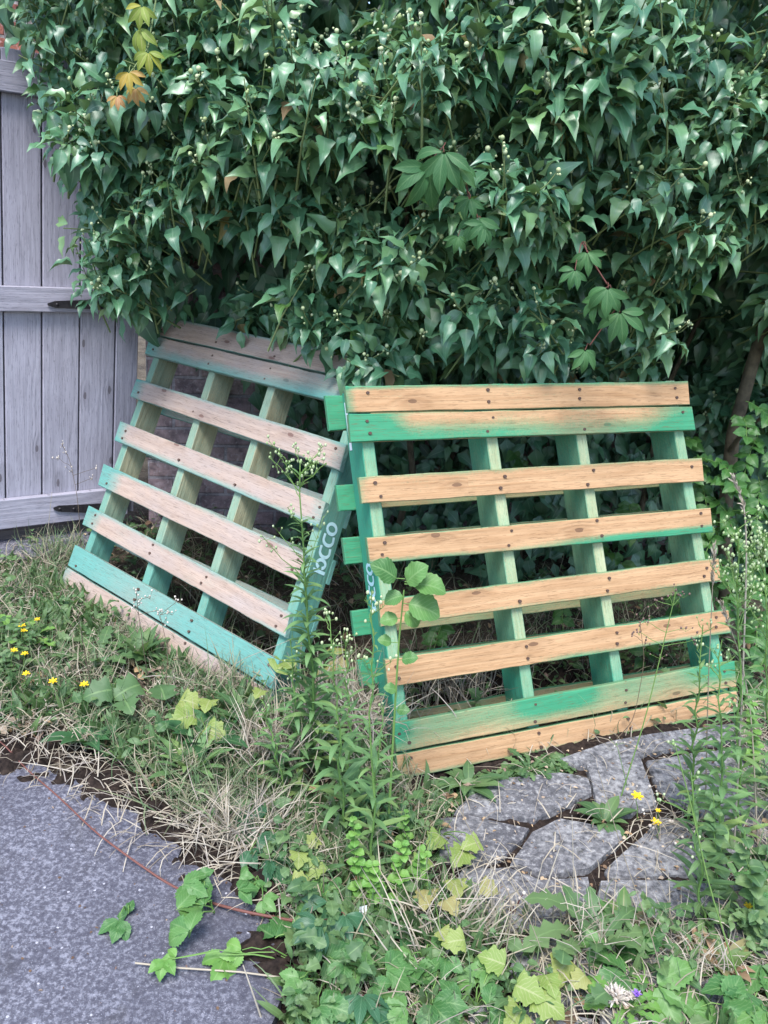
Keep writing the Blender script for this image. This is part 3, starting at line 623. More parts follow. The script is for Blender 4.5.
L_b = [[[.005, -.015], [.007, .066], [1.162, .001], [1.167, .079]], [[.013, .074], [.034, .156], [1.152, .087], [1.164, .168]],
 [[.055, .262], [.067, .338], [1.234, .291], [1.252, .376]], [[.077, .445], [.095, .524], [1.252, .484], [1.264, .565]],
 [[.097, .626], [.122, .71], [1.262, .657], [1.274, .739]], [[.124, .797], [.138, .872], [1.299, .836], [1.318, .91]],
 [[.152, .955], [.165, 1.036], [1.334, .978], [1.348, 1.061]], [[.159, 1.043], [.178, 1.125], [1.349, 1.069], [1.356, 1.14]]]
L_p = [lambda s, t: 1.0 * sm(.12, .02, s) * sm(.5, 0, t) + .7 * sm(.16, 0, t) + .5 * sm(.85, 1, s),
 lambda s, t: .95 * sm(.14, .0, s) + .75 * sm(.35, 1, t) * sm(.02, .2, s) + .35 * sm(.5, 1, s),
 lambda s, t: .9 * sm(.08, 0, s) + .6 * sm(.15, 0, t) + .3 * sm(.9, 1, s),
 lambda s, t: .85 * sm(.07, 0, s) + .7 * sm(.72, 1, t) + .4 * sm(.93, 1, s),
 lambda s, t: 1.05 * sm(.16, .02, s) + .6 * sm(.22, 0, t) * sm(.5, 0, s) + .4 * sm(.2, 0, t),
 lambda s, t: .95 * sm(.12, .0, s) + .5 * sm(.2, 0, t) + .8 * sm(.8, 1, t) * sm(.8, 1, s) + .04,
 lambda s, t: .95 + .2 * sm(.8, 1, s) + .2 * sm(.2, 0, s) - .22 * sm(.3, 0, np.abs(s - .4)),
 lambda s, t: .5 * sm(.06, 0, s) + .02]
L_bk = []
for b0, b1 in ((.0, .1), (.27, .35), (.45, .53), (.635, .715), (.82, .90), (1.0, 1.09)):
    L_bk.append(([[-.0 + .15 * b0, b0], [.0 + .15 * b1, b1], [1.178 + .15 * b0, b0], [1.178 + .15 * b1, b1]], .9))
L_st = [(.064, .153), (.419, .188), (.757, .168), (1.162, .145)]
palL, LL = pallet('wooden_pallet', 'left pallet of faded pinkish wood with turquoise ends, tilted back under the ivy', (-0.9755937340295667, 3.507772431960499, -0.31672026984341267),
 (0.7605521495160605, -0.6492033840482844, -0.009766985541606793), (-0.32870936718683885, -0.37202854764043064, -0.8680696467819377), (0.5599201548345404, 0.6634227354263726, -0.496346345135423),
 L_b, L_st, L_bk, M['board_l'], M['string_l'], L_p, 11,
 side_p=lambda k, b: (1.0 if k == 3 else .22) + .85 * sm(.68, .95, b) + .1 * sm(.3, .1, b), front_p=lambda k, b: .55 + .4 * sm(.7, 1, b) + .2 * (k in (0, 3)) + 0 * b,
 stencil=(3, 1, .53, .16, sten, .067))
# ================================================================== IVY HEDGE
xk = np.array([-2.2, -1.6, -1.2, -.8, -.4, 0, .5, 1.0, 1.4, 2.0, 2.7]); yk = np.array([3.05, 3.02, 3.22, 3.08, 2.9, 2.8, 2.84, 3.0, 3.1, 3.2, 3.4])
def Yf(x, z):
    y = np.interp(x, xk, yk)
    y = y - .22 * np.clip((z - 1.2) / .6, 0, 1) + .35 * np.clip((1.12 - z) / .3, 0, 1) + .3 * np.clip((z - 2.15) / .5, 0, 2) ** 2
    p = np.stack([x, 0 * x, z], -1)
    y = y + .34 * (vnoise(p * 3.0 + 5, 1) - .5) + .16 * (vnoise(p * 7.0, 2) - .5)
    return y
hol = [(240, 240, .24, .16), (195, 285, .17, .12), (300, 285, .12, .08), (412, 195, .1, .12), (592, 195, .09, .08), (640, 205, .08, .08), (560, 285, .1, .08), (650, 290, .1, .08), (735, 350, .16, .22), (600, 240, .07, .07), (700, 60, .1, .08), (345, 20, .07, .06), (95, 90, .07, .07), (500, 300, .08, .06), (690, 205, .08, .1), (165, 130, .05, .04), (300, 170, .06, .05), (505, 120, .06, .05)]
holw = [(at(px, py, 2.9), rx, rz) for px, py, rx, rz in hol]
def hollow(P):
    h = np.zeros(len(P))
    for c, rx, rz in holw: h = np.maximum(h, np.exp(-(((P[:, 0] - c[0]) / (rx * 1.2)) ** 2 + ((P[:, 2] - c[2]) / (rz * 1.2)) ** 2)))
    return h
leftb_y = [-400, 0, 40, 60, 100, 150, 165, 200, 235, 262, 300, 330, 345]; leftb_x = [-60, 22, 24, 34, 46, 60, 92, 86, 80, 98, 108, 120, 150]
def region(P, margin=0):
    q = px_of(P); lb = np.interp(q[:, 1], leftb_y, leftb_x)
    low = np.interp(q[:, 0], [60, 105, 150, 185, 270, 340, 352, 690, 700, 800], [318, 318, 282, 272, 314, 345, 385, 405, 540, 560])
    return (q[:, 0] > lb + margin) & (q[:, 1] < low - margin)
HO = np.array([.4, 3.3, gz(.4, 3.3)])
hedge = thing('ivy_hedge', 'tall dense hedge of dark glossy ivy with pale flower buds above both pallets', 'hedge', HO)
fol, stm, bud = Soup(HO), Soup(HO), Soup(HO)
def shoots(P, O, n_lo, n_hi, size=1.04, budp=.5, newp=.04, upk=1.):
    Pl, Dl, Nl, Sl, Rl, Ml = [], [], [], [], [], []
    for p, o in zip(P, O):
        lat = np.array([rng.normal(), 0, 0]) * .45
        a = nrm(o * .75 + UP * rng.uniform(.0, .75) * upk + lat + rng.normal(size=3) * .15); L = rng.uniform(.10, .22) * size
        b0 = p - a * L * .6; tip = p + a * L * .4
        n = rng.integers(n_lo, n_hi + 1); s_ = np.sort(rng.random(n)); ph = np.arange(n) * 2.4 + rng.random() * 6
        e1 = nrm(np.cross(a, UP + .01)); e2 = np.cross(a, e1)
        rd = np.cos(ph)[:, None] * e1 + np.sin(ph)[:, None] * e2
        pet = rng.uniform(.015, .05, n)[:, None] * size
        base = b0 + a * (s_ * L)[:, None] + rd * pet
        d = rd * 1.1 + a * .3 + np.array([0, 0, -1]) * rng.uniform(-.25, 1.1, n)[:, None] + o * .25 + rng.normal(size=(n, 3)) * .2
        nn = a * .5 + UP * .95 + o * .3 + rng.normal(size=(n, 3)) * .38 + rd * .2
        Pl.append(base); Dl.append(d); Nl.append(nn); Sl.append(rng.uniform(.055, .125, n) * size * (1.05 - .35 * s_)); tint = rng.random()
        Rl.append(np.clip(.45 * tint + .55 * rng.random(n), 0, 1)); Ml.append(np.where((q_ := rng.random(n)) < newp, 1, np.where(q_ > .988, 2, 0)))
        stm.tube([b0 - a * .12 + np.array([0, .05, -.03]), b0, tip], [.004, .003, .0016], 4, rnd=rng.random())
        if rng.random() < budp:
            k = rng.integers(2, 6); top = tip + nrm(a + UP * .5) * rng.uniform(.025, .05); stm.tube([tip, top], [.0016, .001], 4, rnd=.8)
            ts = rng.random(k)[:, None]; bp = tip * (1 - ts) + top * ts + rng.normal(size=(k, 3)) * .008
            bud.balls(np.concatenate([bp, top[None]]), np.concatenate([rng.uniform(.0025, .0045, k), [rng.uniform(.005, .0078)]]))
    Pl, Dl, Nl, Sl, Rl, Ml = map(np.concatenate, (Pl, Dl, Nl, Sl, Rl, Ml))
    for mi in (0, 1, 2):
        q = Ml == mi; scatter(fol, IVY, Pl[q], Dl[q], Nl[q], Sl[q], Rl[q], m=mi)
def sample(n, x0, x1, z0_, z1, off=0., thin=True):
    x = rng.uniform(x0, x1, n); z = rng.uniform(z0_, z1, n); P = np.stack([x, Yf(x, z) + off, z], -1); h = hollow(P)
    P[:, 1] += h * .55 + rng.uniform(-.08, .1, n)
    cl = vnoise(np.stack([P[:, 0] * 7.5, 0 * x, P[:, 2] * 7.5], -1), 21); P[:, 1] -= (cl - .5) * .22 * (0 if off else 1)
    keep = region(P, 0) & (rng.random(n) > h * 1.05) & (rng.random(n) < np.clip((cl - .28) * 4, .08, 1))
    P = P[keep]; e = .05
    dx = (Yf(P[:, 0] + e, P[:, 2]) - Yf(P[:, 0] - e, P[:, 2])) / (2 * e); dz = (Yf(P[:, 0], P[:, 2] + e) - Yf(P[:, 0], P[:, 2] - e)) / (2 * e)
    O = nrm(np.stack([np.clip(dx, -.8, .8), -np.ones(len(P)), np.clip(dz, -.5, .8)], -1)); return P, O
P, O = sample(1500, -1.8, 2.4, .75, 2.5); shoots(P, O, 9, 15)
P, O = sample(330, -1.8, 2.4, .75, 2.5, off=.16); shoots(P, O, 8, 12, 1.05, budp=.1)
# ends that hang in front of the left pallet's top boards and round the gate
hang = [(240, 330, 3.14), (262, 322, 3.08), (285, 334, 3.02), (302, 340, 2.98), (322, 336, 2.93), (338, 356, 2.9), (352, 346, 2.86), (366, 358, 2.84), (128, 306, 3.24), (110, 318, 3.2), (345, 370, 2.88), (118, 296, 3.2), (92, 310, 3.2)]
shoots([at(a, b - (20 if a < 190 else 11), y) for a, b, y in hang], [nrm(np.array([-.2, -1, .1]))] * len(hang), 9, 12, .92, budp=.25, upk=.5)
# bulging heads of growth that overhang the hollows
for cx_, cy_, Y_, n_ in ((440, 62, 2.42, 10), (560, 95, 2.46, 11), (648, 140, 2.55, 10), (330, 82, 2.5, 10), (250, 128, 2.62, 13), (180, 62, 2.72, 9), (100, 112, 2.92, 9), (505, 205, 2.5, 10), (385, 245, 2.55, 11), (455, 295, 2.55, 9), (545, 320, 2.62, 8), (298, 190, 2.68, 12), (225, 178, 2.75, 12), (165, 185, 2.88, 10), (690, 235, 2.68, 10), (722, 92, 2.6, 10), (118, 262, 3.0, 9), (600, 30, 2.5, 9), (500, 20, 2.45, 9), (270, 30, 2.6, 9), (655, 300, 2.75, 8), (745, 190, 2.75, 9), (330, 300, 2.75, 8), (400, 135, 2.5, 8), (700, 20, 2.6, 8)):
    c = at(cx_, cy_, Y_); dv = rng.normal(size=(n_, 3)) * np.array([.085, .05, .06]); dv[:, 2] -= np.abs(dv[:, 0]) * .3; dv[:, 1] += np.abs(dv[:, 0]) * .5
    shoots(c + dv, nrm(dv * np.array([2.5, 0, 1.5]) + np.array([0, -.5, .25])), 9, 14, .98, budp=.65)
# leaves deeper in the mass
def filler(n, x0, x1, z0_, z1, o0, o1, size=(.08, .13), cond=None):
    x = rng.uniform(x0, x1, n); z = rng.uniform(z0_, z1, n); y = Yf(x, z) + rng.uniform(o0, o1, n); P = np.stack([x, y, z], -1)
    P[:, 1] += hollow(P) * .8
    if cond is not None: P = P[cond(P)]
    k = len(P); d = np.stack([rng.normal(size=k) * .6, -rng.random(k) * .4, -np.abs(rng.normal(size=k)) - .2], -1); nn = np.stack([rng.normal(size=k) * .5, -np.ones(k), rng.normal(size=k) * .4 + .3], -1)
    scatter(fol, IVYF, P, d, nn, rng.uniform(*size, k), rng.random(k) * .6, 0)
filler(4200, -1.8, 2.6, .9, 2.6, .14, .5, cond=lambda P: region(P, 8))
filler(4600, -.95, 2.6, .05, 1.2, .12, .5, size=(.06, .11), cond=lambda P: (P[:, 0] > -.6) & (px_of(P)[:, 0] > 285))
filler(2500, -1.6, 2.6, 2.1, 2.75, .2, .9)
filler(5500, -1.25, 2.7, .9, 2.7, .45, .95, size=(.11, .17), cond=lambda P: region(P, 10))
filler(1500, -.45, 2.7, .3, 1.3, .4, .9, size=(.1, .15))
filler(260, -.95, -.2, .75, 1.15, .25, .6, cond=lambda P: px_of(P)[:, 0] > 140)
xy = we[:2] + np.array([.02, .03]); k = 2600; f = rng.random(k); P = np.stack([xy[0] + 3.5 * f, xy[1] + .75 * f - rng.uniform(.03, .3, k), rng.uniform(.95, 2.35, k)], -1); P = P[px_of(P)[:, 1] < 330]; k = len(P)
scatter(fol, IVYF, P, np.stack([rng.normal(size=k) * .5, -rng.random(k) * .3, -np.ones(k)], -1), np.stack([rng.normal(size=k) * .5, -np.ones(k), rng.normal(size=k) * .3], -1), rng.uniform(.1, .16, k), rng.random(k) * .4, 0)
lefts = [(27, 4), (34, 22), (44, 48), (36, 70), (52, 92), (50, 118), (62, 140), (76, 166), (60, 30), (76, 60), (84, 100), (92, 140), (100, 178), (84, 190), (92, 215), (78, 235), (90, 262), (100, 290), (30, -20), (60, -8), (72, 20), (95, 40), (100, 75), (108, 110), (112, 150), (60, 70), (68, 112)]
shoots([at(a, b - 6, 3.02 + .05 * rng.random()) for a, b in lefts], [nrm(np.array([-.35, -1, .15]))] * len(lefts), 9, 13, .9, budp=.4)
fol.build('foliage', [M['ivy'], M['ivy_new'], M['ivy_dead']], hedge); stm.build('shoot', M['stem_pale'], hedge); bud.build('flower_bud', M['bud'], hedge)
s = Soup(HO)
for k in range(12):
    x = rng.uniform(-.3, 2.3); y = np.interp(x, xk, yk) + rng.uniform(.6, .9); b = np.array([x, y, gz(x, y) - .02]); tt = b + np.array([rng.normal() * .25, rng.uniform(-.3, .1), rng.uniform(1.2, 2.2)])
    s.tube(curve(b, tt, n=9, wob=.03), np.linspace(.016, .006, 9) * rng.uniform(.6, 1.2), 6)
s.build('branch', M['bark'], hedge)
class Leaves:      # every leaf of a few-leaved plant is a part of its own
    def __init__(s, o): s.o = o; s.L = []
    def new(s): s.L.append(Soup(s.o)); return s.L[-1]
    def build(s, name, mat, parent): return [x.build(name, mat, parent) for x in s.L]
    @property
    def n(s): return len(s.L)
# creeper sprigs threading through the ivy
def palm(sp, c, d, n, size, k=5, m=0, rnd=None, tms=None, spread=80):
    """one palmate leaf of k leaflets hanging from point c"""
    d = nrm(d); n = nrm(n - (n @ d) * d); x = np.cross(d, n); angs = np.radians(np.linspace(-spread * (k - 1) / 4., spread * (k - 1) / 4., k)); r0 = rng.random() if rnd is None else rnd
    for a in angs:
        dd = d * math.cos(a) + x * math.sin(a); f = .62 + .38 * math.cos(a * .75)
        scatter(sp, tms or ELL, [c + dd * size * .06], [dd + rng.normal(size=3) * .1 - UP * .2], [n + rng.normal(size=3) * .25], size * f, [np.clip(r0 + rng.normal() * .1, 0, 1)], m)
def sprig(label, pts, Y, mat, size, stem='stem_red', up=False, vine=None, k=5):
    o = at(*pts[0][:2], Y) if vine is None else at(*vine[0], Y)
    root = thing('creeper_sprig', label, 'vine', o, 'creeper sprigs in the ivy'); s, l = Soup(o), Leaves(o)
    vp = [at(px, py, Y + .05) for px, py in (vine or [(p[0], p[1] - 6) for p in pts])]
    if len(vp) == 1: vp = [vp[0] + np.array([.02, .12, .08]), vp[0] + np.array([.01, .05, .05]), vp[0]]
    s.tube(vp, .0022, 5, rnd=.5)
    for i, p in enumerate(pts):
        px, py = p[:2]; sz = size * (p[2] if len(p) > 2 else 1); c = at(px, py, Y - .03 + rng.normal() * .01)
        j = min(range(len(vp)), key=lambda q: np.linalg.norm(vp[q] - c)); s.tube(curve(vp[j], c, .01, 5, .002), [.0016, .0014, .0013, .0012, .001], 4, rnd=.6)
        palm(l.new(), c, np.array([rng.normal() * .25, -.35, -1.]), np.array([rng.normal() * .25, -1, .45]), sz, k=p[4] if len(p) > 4 else k, rnd=p[3] if len(p) > 3 else None)
    s.build('stem', M[stem], root); l.build('leaf', M[mat], root)
sprig('large five-fingered green creeper leaf over the dark gap in the middle of the ivy', [(444, 152, 1.1), (428, 168, 1.25), (458, 165, .8)], 2.33, 'creeper', .092)
sprig('creeper sprig of drooping green leaves just right of the big five-fingered leaf', [(470, 198, .75), (478, 218, 1.0), (458, 236, .6), (484, 224, .8)], 2.37, 'creeper', .08, vine=[(464, 165), (468, 195), (474, 218)])
sprig('paler creeper sprig at the dark gap above the middle of the right pallet', [(587, 252, .8), (575, 270, .7), (608, 288, 1.0)], 2.42, 'creeper', .08, vine=[(582, 242), (598, 270), (607, 284)])
sprig('creeper sprig of long hanging leaflets above the right pallet', [(620, 312, 1.05), (600, 300, .8), (585, 350, .8)], 2.45, 'creeper', .086, vine=[(610, 285), (618, 306), (590, 345)])
sprig('yellow and orange creeper sprig hanging at the upper left of the ivy', [(142, 6, .9, .0), (140, 28, 1.05, .05, 3), (148, 52, .9, .15), (129, 72, .85, .6), (136, 88, .75, .9), (117, 96, .6, 1.)], 2.52, 'creeper_yellow', .064, 'stem_pale', vine=[(156, 0), (152, 25), (148, 48), (134, 68), (118, 88)])
# ================================================================== SHRUB, right
so = np.array([*at(742, 560, 3.1)[:2], 0]); so[2] = gz(so[0], so[1])
shrub = thing('leafy_shrub', 'green leafy shrub with a slanting bare trunk right of the right pallet', 'shrub', so)
s = Soup(so); s.tube([so, at(724, 520, 3.2), at(733, 435, 3.22), at(752, 365, 3.2), at(772, 300, 3.15), at(800, 200, 3.1)], [.034, .03, .027, .025, .022, .018], 8)
s.tube([at(730, 450, 3.2), at(745, 430, 3.1), at(765, 415, 3.0)], [.012, .008, .005], 6)
s.build('trunk', M['bark'], shrub)
l, st2 = Soup(so), Soup(so)
spr = [(745, 430, 2.95), (755, 455, 2.92), (762, 420, 2.95), (700, 478, 3.0), (712, 470, 2.95), (722, 490, 2.9), (735, 500, 2.9), (705, 505, 2.95), (725, 520, 2.88), (715, 540, 2.9), (745, 520, 2.85), (760, 500, 2.85), (690, 450, 3.05), (765, 545, 2.8), (700, 530, 2.95), (735, 545, 2.85), (780, 470, 2.85), (790, 520, 2.8), (755, 575, 2.8), (775, 590, 2.75), (745, 600, 2.8), (760, 630, 2.75), (730, 620, 2.85), (770, 660, 2.7), (630, 520, 3.0), (560, 610, 2.9), (650, 650, 2.8), (600, 560, 3.0), (520, 470, 2.95), (440, 640, 2.75), (700, 690, 2.7), (680, 610, 2.85), (760, 700, 2.65), (740, 680, 2.7), (722, 575, 2.85), (710, 600, 2.9)]
for px, py, Y in spr:
    c = at(px, py, Y); a = nrm(np.array([rng.normal() * .5, -.6, -.25 + rng.normal() * .3])); st_ = c - a * .06 + np.array([0, .04, .02])
    tip = c + a * .08; pts = curve(st_, tip, .02, 7, .002); st2.tube(pts, .0014, 4, rnd=.4)
    e = nrm(np.cross(a, UP))
    for i in (1, 2, 3, 4, 5):
        for sg in (-1, 1):
            scatter(l, OV, [pts[i]], [e * sg * .9 + a * .4 - UP * .1 + rng.normal(size=3) * .15], [UP * .7 - np.array([0, .7, 0]) + rng.normal(size=3) * .25], rng.uniform(.045, .062), None, 0)
    scatter(l, OV, [pts[-1]], [a], [UP * .7 - np.array([0, .7, 0])], .06, None, 0)
l.build('foliage', M['shrub'], shrub); st2.build('twig', M['stem_green'], shrub)
# ================================================================== GROUND VEGETATION
BANK = [(-80, 585), (20, 565), (60, 572), (140, 640), (270, 715), (330, 690), (400, 700), (402, 790), (470, 792), (450, 815), (430, 850), (430, 885), (300, 890), (268, 880), (215, 838), (135, 772), (90, 748), (-80, 722)]
LOW = [(262, 905), (300, 892), (440, 890), (480, 930), (530, 1060), (285, 1060), (290, 940)]
BACK = [(20, 548), (110, 520), (300, 500), (500, 560), (700, 600), (790, 620), (790, 720), (640, 735), (400, 780), (270, 690)]
RIGHT = [(738, 715), (800, 700), (830, 1060), (700, 1060), (745, 900), (745, 820)]
FRONT = [(430, 900), (480, 915), (600, 930), (720, 930), (830, 900), (830, 1070), (400, 1070)]
GATE = [(10, 552), (90, 545), (105, 570), (60, 585), (5, 580)]
def ground_pts(n, polys):
    out = []; areas = []; boxes = []
    for p in polys:
        w = np.array([gp(x, max(y, 535))[:2] for x, y in p]); boxes.append((w.min(0), w.max(0))); areas.append(np.abs(np.sum(w[:, 0] * np.roll(w[:, 1], -1) - w[:, 1] * np.roll(w[:, 0], -1))) / 2)
    for p, (lo, hi), ar in zip(polys, boxes, areas):
        need = int(n * ar / sum(areas)); got = 0
        while got < need:
            x = rng.uniform(lo[0], hi[0], 20000); y = rng.uniform(lo[1], hi[1], 20000); P = np.stack([x, y, gz(x, y) - .012], -1); P = P[inpoly(px_of(P), p)][:need - got]
            if not len(P): break
            out.append(P); got += len(P)
    return np.concatenate(out)
def patchy(P, seed, sc_=7, lo=.35): return P[rng.random(len(P)) < np.clip((vnoise(np.stack([P[:, 0] * sc_, P[:, 1] * sc_, 0 * P[:, 0]], -1), seed) - lo) * 3, .05, 1)]
g = Soup()
def blades(sp, P, hmin, hmax, lean=.5, rlo=0., rhi=1., width=1.0):
    k = len(P); d = np.stack([rng.normal(size=k) * lean, rng.normal(size=k) * lean, np.ones(k)], -1); n = np.stack([rng.normal(size=k), rng.normal(size=k), 0 * P[:, 0] + .1], -1)
    S = rng.uniform(hmin, hmax, k) ** 1.0; R = rng.uniform(rlo, rhi, k)
    pick = rng.integers(0, len(BLADE), k); Mx = frames(d, n, S); Mx[:, :, 0] *= (width * .12 / S)[:, None] ** .6
    for i, tm in enumerate(BLADE):
        q = pick == i; sp.inst(tm, Mx[q], P[q], R[q], 0)
blades(g, patchy(np.concatenate([ground_pts(16000, [BANK]), ground_pts(500, [GATE]), ground_pts(700, [LOW])]), 1, lo=.38), .03, .15, .6, 0, 1, 1.4)
blades(g, patchy(ground_pts(3400, [RIGHT, FRONT]), 2, lo=.4), .04, .15, .6, 0, 1, 1.4)
blades(g, patchy(ground_pts(3000, [BACK]), 3, lo=.3), .04, .2, .6, .3, 1, 1.4)
tag(g.build('grass', M['grass']), 'short mixed green and dry grass over the bank', 'grass', kind='stuff')
# dead straw lying about
s = Soup()
P = np.concatenate([patchy(np.concatenate([ground_pts(7600, [BANK]), ground_pts(400, [GATE]), ground_pts(700, [LOW])]), 5, lo=.38), patchy(ground_pts(2400, [FRONT, RIGHT]), 6), patchy(ground_pts(1200, [BACK]), 7)])
P = np.concatenate([P, ground_pts(260, [[(440, 800), (480, 775), (620, 745), (760, 730), (760, 900), (600, 930), (450, 900)]]), ground_pts(330, [[(-20, 722), (90, 745), (215, 838), (280, 890), (275, 940), (180, 885), (60, 800), (-20, 775)]])])
k = len(P); P = P + UP * rng.uniform(.012, .05, k)[:, None]; d = np.stack([rng.normal(size=k), rng.normal(size=k), rng.normal(size=k) * .22], -1); S = rng.uniform(.05, .17, k)
pick = rng.integers(0, 4, k); Mx = frames(d, np.stack([rng.normal(size=k) * .3, rng.normal(size=k) * .3, np.ones(k)], -1), S); Mx[:, :, 0] *= (.1 / S)[:, None] ** .6
for i, tm in enumerate(BLADE): q = pick == i; s.inst(tm, Mx[q], P[q], rng.random(q.sum()), 0)
tag(s.build('dead_straw', M['straw']), 'pale dead stalks lying among the weeds', 'straw', kind='stuff')
# fallen leaves and crumbs
s = Soup(); P = np.concatenate([patchy(ground_pts(3200, [BANK]), 8), ground_pts(600, [BACK]), patchy(ground_pts(1200, [FRONT, RIGHT]), 9)]); k = len(P); P = P + UP * rng.uniform(.004, .03, k)[:, None]
scatter(s, OV + ELL, P, np.stack([rng.normal(size=k), rng.normal(size=k), rng.normal(size=k) * .2], -1), np.stack([rng.normal(size=k) * .5, rng.normal(size=k) * .5, np.ones(k)], -1), rng.uniform(.012, .04, k), rng.random(k))
PAVE = [(440, 800), (480, 775), (620, 745), (760, 730), (760, 900), (600, 930), (450, 900)]
P = ground_pts(700, [PAVE]); k = len(P); P = P + UP * rng.uniform(.012, .03, k)[:, None]
scatter(s, OV + ELL, P, np.stack([rng.normal(size=k), rng.normal(size=k), rng.normal(size=k) * .15], -1), np.stack([rng.normal(size=k) * .4, rng.normal(size=k) * .4, np.ones(k)], -1), rng.uniform(.004, .016, k), rng.random(k))
P = ground_pts(70, [[(0, 765), (110, 810), (260, 915), (270, 1020), (0, 1020)]]); k = len(P); P = P + UP * .022
scatter(s, OV + ELL, P, np.stack([rng.normal(size=k), rng.normal(size=k), rng.normal(size=k) * .15], -1), np.stack([rng.normal(size=k) * .4, rng.normal(size=k) * .4, np.ones(k)], -1), rng.uniform(.003, .009, k), rng.choice([0., .05, 1., .9], k))
tag(s.build('leaf_litter', M['litter']), 'brown fallen leaves and crumbs among the weeds', 'leaf litter', kind='stuff')
# low leafy ground cover
s = Soup(); UNDER = [(400, 800), (440, 788), (500, 772), (570, 756), (575, 768), (540, 782), (500, 792), (455, 812), (420, 822)]
P = np.concatenate([patchy(ground_pts(15000, [BANK]), 10, 7, .4), patchy(ground_pts(1500, [LOW]), 17, 6, .42), ground_pts(1500, [UNDER]), patchy(ground_pts(3200, [FRONT, RIGHT]), 11, 6, .4), patchy(ground_pts(5000, [BACK]), 12, 5, .3)]); k = len(P); P = P + UP * (rng.random(k) ** 1.5 * np.where(inpoly(px_of(P), UNDER), .018, .02 + .2 * np.clip(vnoise(np.stack([P[:, 0] * 9, P[:, 1] * 9, 0 * P[:, 0]], -1), 31) - .3, 0, 1)))[:, None]
scatter(s, OV + ELL + [LOBE[0]], P, np.stack([rng.normal(size=k), rng.normal(size=k) - .3, rng.random(k) * .5], -1), np.stack([rng.normal(size=k) * .4, rng.normal(size=k) * .4 - .2, np.ones(k)], -1), rng.uniform(.012, .03, k) * np.where(rng.random(k) < .2, 1.7, 1), rng.random(k))
P = np.concatenate([patchy(ground_pts(7000, [BANK]), 41, 6, .42), patchy(ground_pts(1200, [LOW]), 42, 6, .45), patchy(ground_pts(1200, [FRONT, RIGHT]), 43, 6, .45)]); k = len(P)
scatter(s, LAN, P, np.stack([rng.normal(size=k) * .6, rng.normal(size=k) * .6 - .1, np.ones(k)], -1), np.stack([rng.normal(size=k), rng.normal(size=k), .3 + 0 * P[:, 0]], -1), rng.uniform(.04, .11, k), rng.random(k))
tag(s.build('ground_cover', M['weed']), 'low green leafy weeds covering the bank', 'ground cover', kind='stuff')
# dark moss in the joints and along the drive
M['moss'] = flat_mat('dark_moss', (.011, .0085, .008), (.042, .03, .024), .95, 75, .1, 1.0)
s = Soup(); nu, nv = 420, 26; ew = np.array(edge_w); seg = np.concatenate([[0], np.cumsum(np.linalg.norm(np.diff(ew, axis=0), axis=1))]); u = np.linspace(0, seg[-1], nu)
ec = np.stack([np.interp(u, seg, ew[:, i]) for i in range(2)], -1); tg = nrm(np.gradient(ec, axis=0)); nm_ = np.stack([-tg[:, 1], tg[:, 0]], -1); nm_ *= np.sign(nm_[:, 1:2] + .001)
wv = np.linspace(-.12, .2, nv); PX = ec[:, None] + nm_[:, None] * wv[None, :, None]; X, Y = PX[..., 0], PX[..., 1]; q3 = np.stack([X, Y, 0 * X], -1)
hgt = .036 * (vnoise(q3 * 12, 4) - .5) + .026 * (vnoise(q3 * 40, 5) - .5) + .012 * (vnoise(q3 * 110, 6) - .5); env = np.exp(-((wv[None] - .02) / .095) ** 2 * 1.2)
Z = gz(X, Y) - .012 - .06 * np.clip((1.38 - Y) / .1, 0, 1) + env * .022 + hgt * (.4 + env); i, j = np.meshgrid(np.arange(nu - 1), np.arange(nv - 1), indexing='ij'); a = (i * nv + j).ravel()
s.add(np.stack([X, Y, Z], -1).reshape(-1, 3), quads=np.stack([a, a + nv, a + nv + 1, a + 1], -1))
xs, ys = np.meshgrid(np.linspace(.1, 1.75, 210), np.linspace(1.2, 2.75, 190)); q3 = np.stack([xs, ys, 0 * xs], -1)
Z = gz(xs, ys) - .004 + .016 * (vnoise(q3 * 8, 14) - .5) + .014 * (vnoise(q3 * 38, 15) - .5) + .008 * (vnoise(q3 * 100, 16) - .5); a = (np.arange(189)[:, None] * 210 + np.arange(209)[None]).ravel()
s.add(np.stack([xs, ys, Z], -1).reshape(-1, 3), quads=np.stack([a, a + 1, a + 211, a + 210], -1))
tag(s.build('moss', M['moss']), 'dark brown moss in the joints and along the drive edge', 'moss', kind='stuff')
